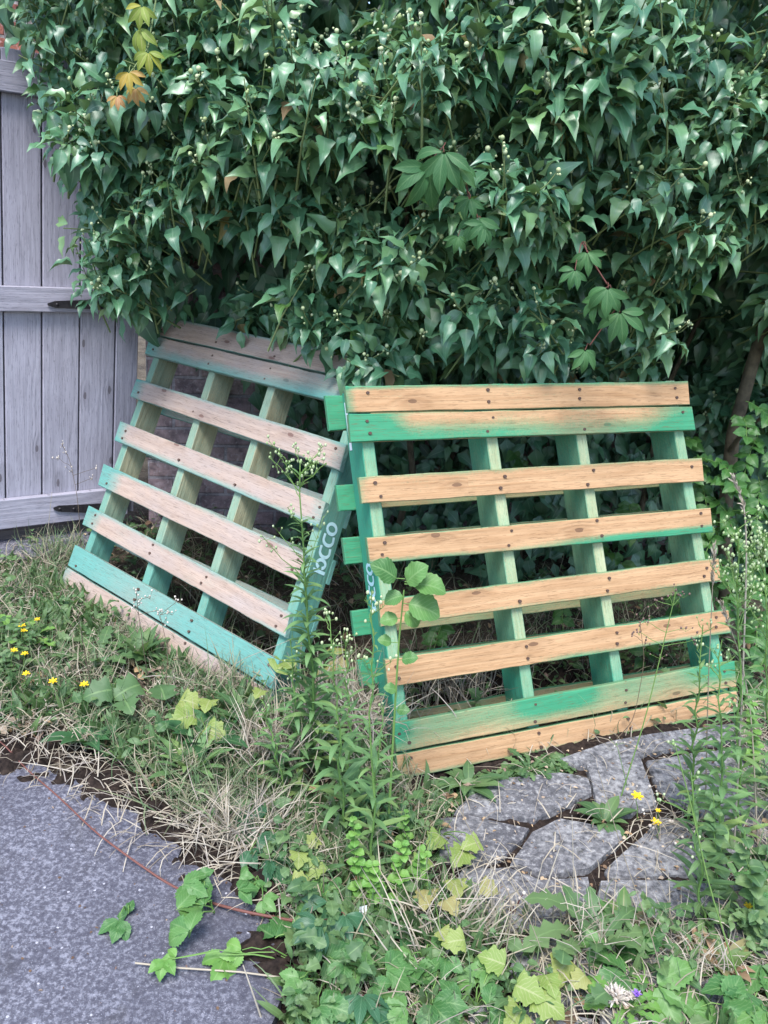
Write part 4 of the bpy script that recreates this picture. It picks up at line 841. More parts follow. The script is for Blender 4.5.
# ------------------------------------------------------------------ single plants
def put(name, label, cat, o, parts, group=None):
    root = thing(name, label, cat, o, group)
    for nm, sp, mat in parts:
        if sp.n: sp.build(nm, mat, root)
    return root
def fleabane(label, base, top, Y=None, n=60, ll=(.05, .085), pan=.12, budm='bud_white', leafm='fleabane', r=.0035, group='tall fleabane weeds', nb=11, side=(0, 0, 0), t0=.08, bk=(5, 10)):
    b = gp(*base); tp = at(*top, b[1] + (0 if Y is None else Y)); st_, lv, bd = Soup(b), Soup(b), Soup(b)
    P = curve(b - UP * .02, tp, 0, 14, .004, side); st_.tube(P, np.linspace(r, r * .35, 14), 6, rnd=.4)
    tl = np.linspace(t0, .86, n) + rng.normal(size=n) * .008; ip = np.stack([np.interp(tl, np.linspace(0, 1, 14), P[:, i]) for i in range(3)], -1); ph = np.arange(n) * 2.4
    d = np.stack([np.cos(ph), np.sin(ph), rng.uniform(.1, .75, n)], -1); S = np.interp(tl, [0, .3, .7, 1], [ll[1], ll[1], ll[0], ll[0] * .4]) * rng.uniform(.75, 1.15, n)
    scatter(lv, LAN, ip, d, np.stack([-np.cos(ph) * .5, -np.sin(ph) * .5, np.ones(n)], -1) + rng.normal(size=(n, 3)) * .15, S, np.clip(rng.random(n) * .7 + (tl < .25) * .3, 0, 1))
    Ht = np.linalg.norm(tp - b); ax = nrm(P[-1] - P[-3])
    for i in range(nb):
        f = rng.uniform(.68, 1.); q = np.array([np.interp(f, np.linspace(0, 1, 14), P[:, j]) for j in range(3)]); a = rng.random() * 2 * PI
        dirn = nrm(np.array([math.cos(a), math.sin(a), 1.1])); L = pan * rng.uniform(.45, 1.) * (1.25 - .5 * (f - .68) / .32); br = curve(q, q + dirn * L, .0, 5, .002); st_.tube(br, [.0014, .0012, .001, .0009, .0008], 4, rnd=.6)
        m = rng.integers(*bk)
        for j in range(m):
            w = br[0] * (1 - (u := rng.uniform(.4, 1.))) + br[-1] * u; e = w + nrm(rng.normal(size=3) + UP * .9) * rng.uniform(.01, .028); st_.tube([w, e], [.0006, .0005], 3, rnd=.7); bd.balls([e], rng.uniform(.0022, .0036), squash=1.4)
        if i % 2: scatter(lv, LAN, [q, br[2]], [dirn, dirn + rng.normal(size=3) * .4], [UP + rng.normal(size=3) * .3] * 2, [ll[0] * .6, ll[0] * .4])
    return put('fleabane', label, 'weed', b, [('stem', st_, M['stem_green']), ('leaf', lv, M[leafm]), ('bud', bd, M[budm])], group)
fleabane('tall budding fleabane in front of the gap between the two pallets', (318, 780), (300, 470), n=150, ll=(.055, .095), pan=.16, nb=14, r=.0045)
fleabane('slender fleabane rising against the lower left edge of the right pallet', (372, 880), (372, 590), n=46, ll=(.04, .08), pan=.06, nb=5, budm='bud', bk=(3, 6))
fleabane('leafy fleabane with yellowing lower leaves beside the tallest one', (345, 840), (330, 620), n=56, ll=(.05, .1), pan=.05, nb=4, budm='bud', bk=(2, 5))
fleabane('bushy white-budded fleabane beside the right end of the right pallet', (742, 850), (738, 528), n=80, ll=(.05, .085), pan=.16, nb=15, bk=(8, 14))
fleabane('white-budded fleabane cut by the right edge of the photo', (775, 830), (765, 540), n=70, ll=(.05, .085), pan=.16, nb=13, bk=(8, 14))
fleabane('shorter leafy fleabane in front of the bottom right corner of the right pallet', (690, 830), (703, 625), n=64, ll=(.045, .085), pan=.05, nb=3, bk=(2, 5))
fleabane('densely leaved fleabane with no open buds between the two white-budded ones', (722, 870), (722, 640), n=70, ll=(.05, .09), pan=.06, nb=4, bk=(3, 6))
fleabane('fleabane with broad pale leaves at the lower right edge of the photo', (708, 930), (690, 770), n=40, ll=(.05, .09), pan=.04, nb=2, leafm='weed', bk=(2, 4))
fleabane('low leafy fleabane at the front of the bank left of the right pallet', (372, 822), (384, 705), n=26, ll=(.04, .08), pan=.03, nb=2, leafm='fleabane', bk=(1, 3))
fleabane('young fleabane at the foot of the tallest one, on its left', (300, 775), (290, 640), n=44, ll=(.05, .085), pan=.05, nb=3, bk=(2, 4))
fleabane('thin fleabane between the tallest one and the right pallet', (352, 800), (346, 640), n=40, ll=(.045, .08), pan=.07, nb=5, budm='bud', bk=(3, 5))
fleabane('pale fleabane leaning left in front of the left pallet\'s lower right corner', (290, 800), (262, 700), n=34, ll=(.05, .085), pan=.03, nb=2, bk=(1, 3))
# round-leaved stem in front of the right pallet
b = gp(388, 830); st_, lv = Soup(b), Leaves(b); P = np.stack([gp(388, 830), at(392, 760, b[1] + .02), at(396, 690, b[1] + .02), at(399, 640, b[1] + .02), at(404, 590, b[1] + .02)]); st_.tube(P, [.004, .0035, .003, .0025, .002], 6, rnd=.5)
for px, py, dx, dz, sz, nz in ((392, 578, -.7, .55, .075, .6), (408, 582, .5, .7, .07, .6), (420, 585, 1, .1, .08, .4), (402, 596, -.9, -.2, .05, .5), (412, 604, .9, -.1, .085, .7), (396, 618, -1, -.1, .045, .6), (408, 612, .6, -.5, .05, .8), (388, 642, -.8, .3, .036, .6), (404, 660, .8, .4, .042, .5), (396, 690, -.7, .3, .034, .6), (398, 710, .7, .2, .034, .6)):
    q = at(px, py, b[1] + .02); j = P[np.argmin(np.linalg.norm(P - q, axis=1))]; c = np.array([np.interp(q[2], P[:, 2], P[:, i]) for i in range(3)]); c[2] = q[2]
    st_.tube([c, c * .3 + q * .7], [.0014, .001], 4, rnd=.5); scatter(lv.new(), ROUND, [c * .3 + q * .7], [np.array([dx, -.25, dz])], [np.array([0, -nz, .8])], sz, None)
put('round_leaved_weed', 'weed with big rounded leaves in front of the right pallet\'s left edge', 'weed', b, [('stem', st_, M['stem_green']), ('leaf', lv, M['bramble'])])
# bramble leaves
def bramble(label, leaves, mat='bramble', root_px=None, h=.05, name='bramble', cat='bramble', stem='stem_green', size=.055, k=3, group='brambles on the bank', tms=None, spread=95):
    b = gp(*(root_px or leaves[-1][:2])); st_, lv = Soup(b), Leaves(b)
    for it in leaves:
        px, py = it[:2]; sz = size * (it[2] if len(it) > 2 else 1); kk = it[3] if len(it) > 3 else k; c = gp(px, py, h * rng.uniform(.7, 1.3)); az = rng.random() * 2 * PI
        d = np.array([math.cos(az), math.sin(az) - .5, .1]) if len(it) < 5 else np.array([it[4][0], it[4][1], .1])
        st_.tube(curve(b + UP * .005, c, .02, 7, .002), np.linspace(.0022, .001, 7), 4, rnd=rng.random())
        palm(lv.new(), c, nrm(d), np.array([rng.normal() * .2, -.35 + rng.normal() * .15, 1.]), sz, kk, tms=tms or OV, spread=spread if kk == 3 else 74)
    return put(name, label, cat, b, [('stem', st_, M[stem]), ('leaf', lv, M[mat])], group)
bramble('small bramble sprig alone on the grey drive, leftmost of them', [(120, 920), (128, 914, .7)], size=.05, h=.02)
bramble('bramble sprig of pale leaves on the drive beside the moss', [(182, 884), (176, 910, 1.1), (190, 932, 1.), (205, 905, .8), (196, 878, .7)], root_px=(215, 915), size=.062)
bramble('bramble shoot with yellow-green tip reaching left over the drive', [(165, 960, .8), (176, 958, .6), (225, 958, 1.1), (242, 950, .9)], root_px=(295, 965), size=.05, h=.03, mat='lime')
bramble('bramble leaf of three broad leaflets at the drive edge', [(275, 938, 1.25, 3, (.1, 1))], root_px=(300, 950), size=.06)
bramble('bramble sprig at the bottom of the drive edge', [(290, 990), (300, 978, .8), (318, 1005, 1.3, 3, (.6, -.2))], root_px=(325, 985), size=.055)
bramble('bramble with wide leaves below the white scrap', [(325, 958, 1.1), (350, 940, 1.), (345, 965, .8), (315, 945, .9), (366, 972, .9)], root_px=(345, 980), size=.062)
bramble('bright bramble of large leaves at the bottom centre', [(415, 985, 1.2, 3, (0, 1)), (432, 1003, 1.1, 3, (.4, -.6)), (408, 1008, 1., 3, (-1, -.2)), (438, 970, .8)], root_px=(430, 1015), size=.066)
bramble('bramble clump right of the bright bottom one', [(478, 985, 1.2, 5, (0, .8)), (462, 1000, 1.), (492, 970, .9), (488, 1010, 1.)], root_px=(475, 1010), size=.06)
bramble('big crinkled bramble leaf in front of the paving', [(640, 958, 1.5, 3, (0, 1)), (655, 985, 1.6, 3, (.6, -.3)), (628, 975, 1.3, 3, (-.8, -.2)), (605, 945, 1.1)], root_px=(645, 1005), size=.066)
bramble('bramble leaves in the lower right corner', [(745, 990, 1.4), (760, 965, 1.2), (725, 1005, 1.2), (765, 1010, 1.3), (690, 1010, 1.1)], root_px=(750, 1020), size=.07)
bramble('bramble under the yellow-flowered rosette at the right edge', [(755, 900, 1.2), (745, 885, .9), (765, 880, 1.)], root_px=(768, 910), size=.06)
bramble('ivy-dark creeper seedling at the foot of the dry tuft', [(255, 825, 1.1, 3), (275, 832, 1.2, 3), (265, 805, .8, 1), (270, 858, 1.2, 3), (250, 850, .8, 3)], mat='creeper_dark', root_px=(265, 845), size=.062, h=.05, name='creeper_plant', cat='creeper', group='creeper seedlings')
bramble('creeper seedling with five drooping leaflets by the white scrap', [(328, 902, 1.2, 5, (-.2, -1)), (345, 915, 1.1, 5, (.3, -1)), (320, 925, 1.1, 5, (-.6, -.8))], mat='creeper_dark', root_px=(335, 930), size=.058, h=.08, name='creeper_plant', cat='creeper', stem='stem_red', group='creeper seedlings', tms=ELL)
bramble('creeper seedling between the bottom brambles', [(362, 995, 1.2, 5, (0, -1)), (375, 1010, 1., 5, (.5, -1)), (350, 1018, 1., 5, (-.5, -1))], mat='creeper_dark', root_px=(365, 1020), size=.055, h=.06, name='creeper_plant', cat='creeper', stem='stem_red', group='creeper seedlings', tms=ELL)
bramble('creeper seedling low under the left corner of the right pallet', [(360, 808, 1., 5, (-.3, -1)), (385, 815, 1.1, 5, (.3, -1)), (372, 790, .9, 5)], mat='creeper_dark', root_px=(375, 825), size=.058, h=.06, name='creeper_plant', cat='creeper', group='creeper seedlings', tms=ELL)
bramble('dark bramble leaves left of the bright bottom one', [(385, 970, 1.1), (395, 950, .9), (372, 985, .8)], root_px=(390, 985), size=.058)
bramble('small bramble sprig directly above the bright bottom one', [(412, 955, .9), (430, 945, .8), (445, 958, .9)], root_px=(425, 965), size=.055)
bramble('low bramble at the foot of the lime green weeds', [(340, 890, .9), (312, 912, .9), (300, 925, .8), (322, 880, .7)], root_px=(320, 905), size=.055)
bramble('bramble at the bottom edge left of centre', [(350, 1010, 1.2), (382, 1018, 1.1), (335, 1020, 1.)], root_px=(360, 1022), size=.06)
bramble('bramble sprig over the moss at the drive corner', [(238, 890, .9), (255, 880, .8), (262, 900, .8), (240, 875, .6)], root_px=(262, 892), size=.05)
# pale vine leaves on the bank
def vineleaf(label, leaves, mat='bramble_pale', size=.075, h=.06):
    b = gp(*leaves[0][:2]); st_, lv = Soup(b), Leaves(b)
    for px, py, sz, r in leaves:
        c = gp(px, py, h * rng.uniform(.8, 1.4)); st_.tube(curve(b, c, .02, 6, .002), np.linspace(.002, .001, 6), 4); a = rng.random() * 2 * PI
        scatter(lv.new(), LOBE, [c], [np.array([math.cos(a), math.sin(a) - .7, .1])], [np.array([rng.normal() * .2, -.6, 1])], size * sz, [r])
    return put('vine_seedling', label, 'vine', b, [('stem', st_, M['stem_green']), ('leaf', lv, M[mat])], 'vine seedlings with lobed leaves')
vineleaf('vine seedling with a big pale yellow leaf by the left pallet\'s right corner', [(276, 672, 1.25, .1), (262, 690, .6, .3), (292, 668, .7, .2)], h=.1)
vineleaf('vine seedling with browning leaves between the two pallets', [(325, 668, .9, .9), (345, 670, .9, 1.), (335, 655, .8, .5), (352, 690, .8, .6)], h=.08)
vineleaf('vine seedling with green lobed leaves below the left pallet', [(112, 690, 1.2, .2), (140, 685, 1.3, .4), (165, 700, 1.1, .3), (125, 700, 1., .5)], mat='weed')
vineleaf('vine seedling with faded leaves right of the green lobed one', [(195, 715, 1.1, .1), (180, 700, 1., .35), (210, 700, .8, .3), (205, 728, 1., .2)])
vineleaf('vine seedling with yellow-green leaves at the edge of the paving', [(440, 835, 1., .05), (465, 850, 1.1, .1), (480, 842, .9, .2), (455, 880, .9, .5), (428, 858, .9, .05)], size=.062)
vineleaf('vine seedling with brown and ochre leaves in front of the paving', [(428, 890, 1., .95), (445, 900, .8, 1.), (480, 885, .8, .9), (465, 940, .9, .25), (440, 930, .7, .5)], size=.06)
vineleaf('vine seedling with ochre leaf behind the big crinkled bramble', [(570, 960, 1.1, .5), (560, 968, .8, .35), (585, 975, .7, .7)], size=.065)
vineleaf('pale spotted vine seedling at the bottom of the photo', [(515, 985, 1., .1), (535, 995, 1.1, .15), (520, 1008, 1., .3), (545, 975, .8, .05), (505, 965, .9, .0)], size=.065)
vineleaf('small pale vine seedling at the drive edge behind the moss', [(298, 852, .8, .3), (305, 870, .9, .15), (292, 880, .7, .5), (318, 838, .7, .4)], size=.06)
# rosettes
def rosette(label, px, n, length, tms, mat, el=(.3, .9), name='dandelion', cat='weed', group='leafy rosettes', rlo=0, rhi=1):
    b = gp(*px); lv = Leaves(b); ph = np.arange(n) * 2.4 + rng.random() * 6; d = np.stack([np.cos(ph), np.sin(ph), rng.uniform(*el, n)], -1)
    for i in range(n): scatter(lv.new(), tms, [b + np.array([np.cos(ph[i]), np.sin(ph[i]), 0]) * .008], [d[i]], [np.array([-np.cos(ph[i]) * .4, -np.sin(ph[i]) * .4, 1.])], rng.uniform(.65, 1.1) * length, [rng.uniform(rlo, rhi)])
    return put(name, label, cat, b, [('leaf', lv, M[mat])], group)
rosette('dandelion with upright toothed leaves at the left edge below the gate', (22, 648), 9, .15, DAND, 'lime', (.6, 1.6))
rosette('dandelion with long leaves left of the left pallet\'s bottom board', (98, 668), 11, .17, DAND, 'weed', (.6, 1.6))
rosette('tall jagged dandelion in front of the paving stones', (592, 952), 11, .2, DAND, 'weed', (.8, 2.2), rlo=.3)
rosette('reddish dock plant beside the tall jagged dandelion', (622, 930), 7, .11, ELL, 'blush', (.5, 1.6), name='dock', rhi=.6)
rosette('small hawkweed rosette growing between the paving stones', (604, 822), 13, .085, ELL, 'weed', (.2, .9), name='hawkweed')
rosette('dark broad-leaved rosette at the edge of the mossy drive', (88, 745), 12, .12, ELL, 'weed_dark', (.3, 1.), name='hawkweed')
rosette('dark green dock below the middle of the left pallet', (208, 748), 9, .16, ELL, 'weed_dark', (.7, 1.6), name='dock')
rosette('green rosette at the left edge just above the moss', (20, 705), 10, .11, DAND, 'weed_dark', (.3, 1.))
rosette('low rosette under the middle of the right pallet\'s bottom board', (530, 772), 9, .09, DAND, 'weed', (.3, 1.4))
rosette('small rosette under the left end of the right pallet\'s bottom board', (468, 788), 11, .1, ELL, 'weed', (.3, 1.2), name='hawkweed')
rosette('rosette on the paving at the right edge of the photo', (735, 858), 12, .11, ELL, 'weed', (.3, 1.3), name='hawkweed')
rosette('broad rosette at the bottom of the bank by the bright lime weed', (418, 940), 10, .1, ELL, 'weed_dark', (.3, 1.), name='dock')
rosette('grass-like rosette below the left pallet\'s lower right corner', (250, 735), 24, .16, LAN, 'weed', (.5, 2.), name='plantain')
rosette('grey-green plantain in the straw left of the tall fleabane', (190, 775), 20, .15, LAN, 'fleabane', (.5, 1.6), name='plantain')
rosette('narrow-leaved plantain below the left pallet\'s first stringer', (140, 660), 22, .13, LAN, 'weed', (.6, 2.), name='plantain')
rosette('dark plantain at the foot of the right pallet\'s left side', (400, 828), 16, .09, LAN, 'weed_dark', (.5, 2.), name='plantain')
rosette('blush-leaved young shrub at the lower right', (722, 975), 16, .1, ELL, 'blush', (.4, 2.), name='young_shrub', cat='shrub', group='young shrubs')
rosette('blush-leaved sapling tips left of the lower right shrub', (700, 955), 9, .065, ELL, 'blush', (.9, 2.6), name='young_shrub', cat='shrub', group='young shrubs', rlo=.2, rhi=.75)
# lime small-leaved stems
def limeweed(label, base, top, n=26, sz=.026, mat='lime'):
    b = gp(*base); tp = at(*top, b[1] + .02); st_, lv = Soup(b), Soup(b); P = curve(b, tp, 0, 10, .003); st_.tube(P, np.linspace(.0022, .001, 10), 5)
    for i in range(n):
        f = .08 + .92 * i / n; q = np.array([np.interp(f, np.linspace(0, 1, 10), P[:, j]) for j in range(3)]); a = (i // 2) * 1.57 + (i % 2) * PI + rng.normal() * .3
        scatter(lv, ROUND, [q], [np.array([math.cos(a), math.sin(a), .25])], [np.array([0, -.3, 1])], sz * rng.uniform(.7, 1.2) * (1.15 - .5 * f), None)
    return put('leafy_weed', label, 'weed', b, [('stem', st_, M['stem_green']), ('leaf', lv, M[mat])], 'lime green small-leaved weeds')
limeweed('lime green weed with paired leaves right of the dark creeper seedling', (360, 905), (352, 815), 28)
limeweed('bushy lime green weed above the white scrap', (378, 915), (372, 862), 30, .032)
limeweed('lime green weed beside the bushy one, on its right', (398, 915), (402, 840), 30, .028)
limeweed('lime green weed leaning right at the paving edge', (412, 900), (425, 850), 24, .03)
limeweed('lime green weed under the left corner of the right pallet', (402, 850), (406, 810), 16, .024)
limeweed('bright small-leaved weed at the right edge among the fleabanes', (755, 770), (752, 700), 26, .03)
limeweed('lime green sprig in the middle of the right-hand weeds', (720, 905), (712, 790), 26, .04, 'weed')
limeweed('leafy green sprig at the right above the corner brambles', (758, 945), (745, 830), 24, .045, 'weed')
# dry tufts and stalks
def tuft(label, px, n, h, lean, rlo, rhi, mat='straw', rad=.05, name='grass_tuft'):
    b = gp(*px); sp = Soup(b); P = b + np.stack([rng.normal(size=n) * rad, rng.normal(size=n) * rad * .7, np.zeros(n) - .01], -1); blades(sp, P, h * .5, h, lean, rlo, rhi)
    return put(name, label, 'grass', b, [('blades', sp, M[mat])], 'grass tufts')
tuft('dry straw-coloured grass tuft below the left pallet\'s right corner', (272, 765), 320, .26, .35, 0, 1, rad=.05)
tuft('greying dead grass tuft at the drive edge', (240, 835), 300, .2, .7, .3, 1, rad=.06)
tuft('wispy half-green grass tuft on the bank above the moss', (205, 800), 260, .2, .65, .2, .75, 'grass', .07)
tuft('grass tuft growing at the foot of the gate', (52, 562), 200, .2, .45, .1, .85, 'grass', .07)
tuft('dead grass tuft between the two pallets', (345, 735), 420, .34, .5, 0, 1, rad=.07)
tuft('wispy pale grass tuft in front of the paving', (445, 930), 150, .24, .6, .3, .9, rad=.07)
tuft('thin pale grass tuft beside the jagged dandelion', (560, 935), 60, .22, .45, .3, .9, rad=.06)
tuft('straw tuft in front of the lower right shrub', (680, 960), 90, .18, .6, .3, .9, rad=.06)
tuft('half-green tuft behind the left pallet\'s lower boards', (235, 690), 120, .2, .5, .3, 1, 'grass', .06)
tuft('dead tuft seen through the right pallet\'s lower left gap', (450, 700), 120, .3, .4, .3, 1, rad=.08)
def stalk(label, pts, spike=0., r=.0016, mat='straw', buds=None, group='dry stalks', Yoff=0, name='dry_stalk'):
    b = gp(*pts[0]); P = np.array([b] + [at(px, py, b[1] + Yoff + (0.0 if i < 1 else .01)) for i, (px, py) in enumerate(pts[1:])]); st_, sd = Soup(b), Soup(b)
    n = 14; tt = np.linspace(0, 1, len(P)); Q = np.stack([np.interp(np.linspace(0, 1, n), tt, P[:, i]) for i in range(3)], -1)
    Q[1:-1] = .25 * Q[:-2] + .5 * Q[1:-1] + .25 * Q[2:]; st_.tube(Q, np.linspace(r, r * .5, n), 5, rnd=rng.random())
    if spike:
        f = 1 - rng.random(70) * spike; ip = np.stack([np.interp(f, np.linspace(0, 1, n), Q[:, i]) for i in range(3)], -1); ax = nrm(Q[-1] - Q[-4]); scatter(sd, LAN, ip, ax + rng.normal(size=(70, 3)) * .25, rand_dir(70), rng.uniform(.012, .022, 70))
    parts = [('stem', st_, M[mat])]
    if buds:
        bm2, sub = buds; bs = Soup(b)
        for px, py in sub:
            e = at(px, py, b[1] + Yoff + .01); j = Q[np.argmin(np.linalg.norm(Q - e, axis=1) + (Q[:, 2] > e[2] - .01) * 9)]; st_.tube(curve(j, e, .0, 5, .001), [.001, .0008, .0008, .0007, .0006], 4, rnd=.5)
            c = e + rng.normal(size=(4, 3)) * .009; c[0] = e
            for q in c[1:]: st_.tube([e - UP * .01, q], [.0006, .0005], 3)
            bs.balls(c, rng.uniform(.002, .0034, 4), squash=1.2)
        parts.append(('seed_head', bs, M[bm2]))
    if sd.n: parts.append(('seed_spike', sd, M[mat]))
    return put(name, label, 'weed stalk', b, parts, group)
stalk('tall straw-coloured grass stalk with hooked tip right of the right pallet', [(734, 850), (742, 700), (747, 560), (745, 505), (733, 478)], .3, .0028)
stalk('thin grass spike in front of the right end of the right pallet', [(705, 830), (708, 690), (712, 600), (714, 546)], .25, .0018)
stalk('bent dry stalk beside the tall hooked grass stalk', [(758, 850), (752, 720), (742, 660), (722, 605)], .15, .0022)
stalk('branched stalk with brown seed heads in front of the right pallet', [(620, 800), (645, 720), (662, 650), (676, 592)], 0, .002, 'stem_green', ('seed_brown', [(676, 590), (668, 596), (684, 594), (655, 600), (694, 640), (686, 628), (640, 632), (648, 622), (660, 655)]))
stalk('thin seed-headed stalk left of the branched brown one', [(616, 740), (634, 720), (645, 660), (640, 625)], 0, .0014, 'stem_brown', ('seed_brown', [(640, 622), (632, 634), (646, 640)]), name='dry_stalk')
stalk('pale stalk with white seed dots in front of the gate', [(82, 560), (78, 500), (70, 460), (62, 445)], 0, .0014, 'stem_brown', ('seed_white', [(62, 444), (66, 452), (58, 458), (72, 470), (96, 468), (92, 478)]))
stalk('leaning pale straw stalk at the foot of the gate', [(58, 575), (70, 540), (80, 520)], 0, .002)
stalk('upright thin straw by the gate\'s bottom hinge', [(42, 570), (48, 530), (52, 492)], 0, .0016)
stalk('seed-headed stem in front of the left pallet\'s turquoise board', [(150, 690), (142, 640), (138, 610), (136, 592)], 0, .0014, 'stem_brown', ('seed_white', [(136, 590), (140, 600), (134, 606), (160, 610), (150, 596)]))
stalk('brown seed stem before the middle of the left pallet\'s lowest boards', [(165, 700), (168, 650), (160, 615)], 0, .0014, 'stem_brown', ('seed_white', [(172, 612), (178, 600), (166, 618), (158, 612)]))
stalk('brown upright weed stem left of the left pallet', [(95, 705), (86, 660), (78, 615)], 0, .002, 'stem_brown')
stalk('long pale straw arching across the bank', [(205, 690), (240, 660), (290, 640)], 0, .0014)
stalk('long pale stalk crossing in front of the paving', [(500, 985), (515, 900), (480, 850), (455, 800)], 0, .0014)
stalk('tall thin pale stalk leaning right over the paving', [(668, 1000), (650, 930), (625, 860), (598, 770)], 0, .0013)
stalk('thin pale stalk leaning left over the paving', [(560, 1000), (530, 920), (500, 850)], 0, .0012)
stalk('straight pale stalk rising from the middle of the paving', [(574, 900), (573, 850), (572, 815)], 0, .0013)
stalk('slanting green stalk at the right of the paving', [(745, 1000), (710, 890), (690, 800), (675, 745)], 0, .002, 'stem_green', ('bud_white', [(675, 745), (660, 800), (700, 850)]))
stalk('short white-tipped stalk under the right pallet\'s bottom board', [(628, 790), (622, 765), (616, 742)], 0, .0013, 'stem_green', ('seed_white', [(616, 742)]))
stalk('straw lying on the drive below the brambles', [(262, 1020), (250, 985), (243, 965)], 0, .0022)
# seed-headed clump on the paving
b = gp(672, 835); st_, bs = Soup(b), Soup(b)
for i in range(34):
    q = gp(rng.uniform(630, 735), rng.uniform(785, 850), rng.uniform(.02, .1)); r0 = b + np.array([rng.normal() * .05, rng.normal() * .04, 0]); st_.tube(curve(r0, q, .02, 6, .004), np.linspace(.0013, .0007, 6), 4, rnd=rng.random()); bs.balls([q], rng.uniform(.0025, .0052))
put('seeding_weed', 'tangled weed with small white seed heads on the paving stones', 'weed', b, [('stem', st_, M['straw']), ('seed_head', bs, M['seed_white'])])
# yellow flowers
def yflower(label, px, py, h, group, r=.011):
    top = None; b = gp(px + rng.normal() * 3, py + 40 * h / .08); tp = at(px, py, b[1]); st_, fl = Soup(b), Soup(b); st_.tube(curve(b, tp, 0, 6, .003), np.linspace(.0015, .001, 6), 4)
    n = 16; ph = np.arange(n) * 2 * PI / n * 1.618; d = np.stack([np.cos(ph), np.sin(ph), .2 + .6 * (np.arange(n) % 2)], -1); scatter(fl, [leaf_t([(0, .1), (.6, .22), (1, .12)], 3, .1, .3)], np.repeat(tp[None], n, 0), d, np.repeat(np.array([[0, -.5, 1.]]), n, 0), r * rng.uniform(.8, 1.1, n))
    fl.balls([tp + UP * .001], r * .35, squash=.6)
    return put('yellow_flower', label, 'flower', b, [('stem', st_, M['stem_green']), ('flower_head', fl, M['yellow'])], group)
for px, py in ((22, 626), (24, 631), (37, 620), (14, 651), (25, 654), (26, 674)): yflower('small yellow flower among the weeds at the left edge, before the gate', px, py, .06, 'yellow flowers at the left edge')
yflower('yellow flower above the mossy drive, left of the pair', 53, 682, .06, 'yellow flowers on the bank', .013)
yflower('yellow flower above the mossy drive, right of the pair', 84, 685, .06, 'yellow flowers on the bank', .013)
yflower('yellow flower in front of the left pallet\'s third stringer', 224, 549, .1, 'yellow flowers on the bank', .01)
yflower('large ragged yellow flower on the paving stones', 637, 797, .05, 'yellow flowers on the paving', .017)
yflower('yellow flower below the large ragged one on the paving', 656, 823, .04, 'yellow flowers on the paving', .014)
yflower('tiny yellow bud between the two yellow flowers on the paving', 658, 811, .04, 'yellow flowers on the paving', .008)
yflower('yellow flower at the right edge above the corner brambles', 748, 907, .05, 'yellow flowers on the paving', .011)
# thistle
b = gp(625, 1018); st_, lv, hd, pf = Soup(b), Soup(b), Soup(b), Soup(b); c = at(615, 998, b[1]); c2 = at(636, 998, b[1]); st_.tube(curve(b, c, 0, 5, .002), .003, 5); st_.tube(curve(b, c2, 0, 5, .002), .0025, 5)
for cc, rr, n in ((c, .022, 90), (c + np.array([-.03, 0, -.02]), .016, 60), (c2 - np.array([.01, 0, 0]), .012, 40)):
    hd.balls([cc], rr * .4); d = rand_dir(n); d[:, 2] = np.abs(d[:, 2]) * .9; scatter(hd, LAN, cc + d * rr * .2, d, rand_dir(n), rr * 1.15)
n = 46; d = rand_dir(n) * .6 + UP; scatter(pf, LAN, np.repeat((c2 + UP * .003)[None], n, 0), d, rand_dir(n), .016)
n = 10; ph = np.arange(n) * 2.4; scatter(lv, DAND, np.repeat(b[None], n, 0) + UP * .02, np.stack([np.cos(ph), np.sin(ph), .5 + 0 * ph], -1), np.repeat(UP[None], n, 0), .1)
put('thistle', 'thistle with pale spiny heads and one purple flower at the bottom right', 'thistle', b, [('stem', st_, M['stem_green']), ('leaf', lv, M['lime']), ('spiny_head', hd, M['seed_white']), ('purple_floret', pf, M['purple'])])
# pink tiny clover
b = gp(512, 918); st_, bs = Soup(b), Soup(b)
for px, py in ((505, 905), (513, 903), (520, 898), (508, 890), (524, 893)):
    q = at(px, py, b[1]); st_.tube(curve(b, q, 0, 5, .002), .001, 4); bs.balls([q], .0045)
put('pink_weed', 'tiny pale pink flowers at the near edge of the paving', 'flower', b, [('stem', st_, M['stem_red']), ('flower_head', bs, M['seed_white'])])
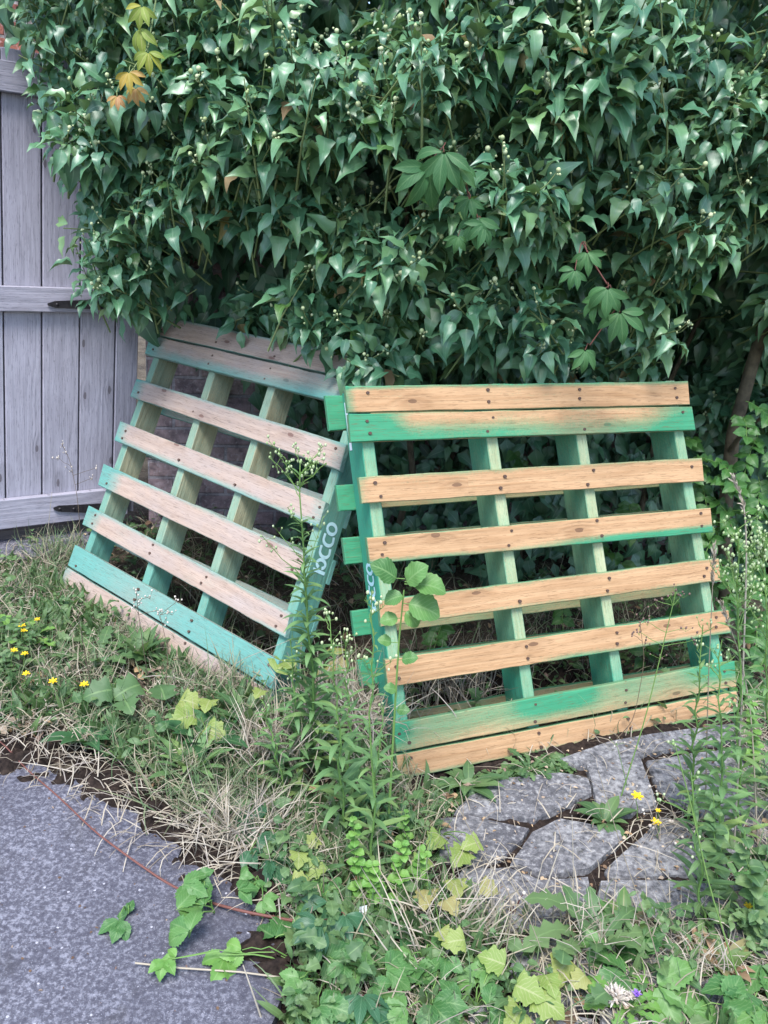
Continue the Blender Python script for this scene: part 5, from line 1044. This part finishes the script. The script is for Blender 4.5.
# red bramble runner along the drive
b = gp(2, 742); P = np.array([gp(px, py, .02 + .015 * math.sin(i * 1.7)) for i, (px, py) in enumerate(((-40, 715), (2, 742), (25, 768), (60, 798), (95, 832), (130, 858), (165, 882), (200, 900), (245, 912), (300, 922)))])
s = Soup(b); tt = np.linspace(0, 1, len(P)); Q = np.stack([np.interp(np.linspace(0, 1, 40), tt, P[:, i]) for i in range(3)], -1); Q[1:-1] = (Q[:-2] + Q[1:-1] + Q[2:]) / 3; s.tube(Q, np.interp(np.linspace(0, 1, 40), [0, .3, 1], [.0016, .002, .0035]), 6)
for i in range(2, 38): s.tube([Q[i], Q[i] + nrm(rand_dir(1)[0] + UP * .3) * .008], [.0012, .0002], 3)
tag(s.build('bramble_runner', M['stem_red']), 'long red thorny bramble runner lying along the edge of the drive', 'bramble')
b = gp(160, 962); P = np.array([gp(px, py, .02) for px, py in ((135, 963), (180, 968), (240, 972), (300, 980))]); s = Soup(b); s.tube(P, .002, 5); tag(s.build('bramble_runner', M['straw']), 'thin straw-coloured runner lying across the drive', 'bramble')
# scrap of paper
b = gp(356, 913, .03); s = Soup(b); V = []; n = 5
for i in range(n):
    for j in range(n): V.append(b + np.array([(i / 4 - .5) * .045, (j / 4 - .5) * .035, .012 * (vnoise(np.array([i * .7, j * .7, 4.])) - .3)]))
s.add(V, quads=[(i * n + j, (i + 1) * n + j, (i + 1) * n + j + 1, i * n + j + 1) for i in range(n - 1) for j in range(n - 1)]); tag(s.build('paper_scrap', M['paper']), 'small white scrap of litter under the lime green weeds', 'litter')
# ================================================================== LIGHT
w = bpy.data.worlds.new('World'); sc.world = w; w.use_nodes = True; nt = w.node_tree
bg = nt.nodes['Background']; sky = nt.nodes.new('ShaderNodeTexSky'); sky.sky_type = 'NISHITA'; sky.sun_disc = False
EL, AZ = math.radians(62), math.radians(192)
sky.sun_elevation = EL; sky.sun_rotation = AZ; sky.dust_density = 1.2; sky.air_density = 1.0
nt.links.new(sky.outputs[0], bg.inputs[0]); bg.inputs[1].default_value = .12
sd_ = bpy.data.lights.new('sun', 'SUN'); sd_.energy = 1.5; sd_.angle = math.radians(22); sd_.color = (1, .985, .965)
so_ = bpy.data.objects.new('sun', sd_); C.objects.link(so_)
sv = Vector((math.cos(EL) * math.sin(AZ), math.cos(EL) * math.cos(AZ), math.sin(EL))); so_.rotation_euler = sv.to_track_quat('Z', 'Y').to_euler(); so_.location = (0, -2, 6)
sc.view_settings.view_transform = 'Standard'; sc.view_settings.look = 'None'; sc.view_settings.exposure = 1.82; sc.view_settings.gamma = 1
sc.cycles.use_denoising = True; sc.cycles.max_bounces = 6; sc.cycles.transparent_max_bounces = 4
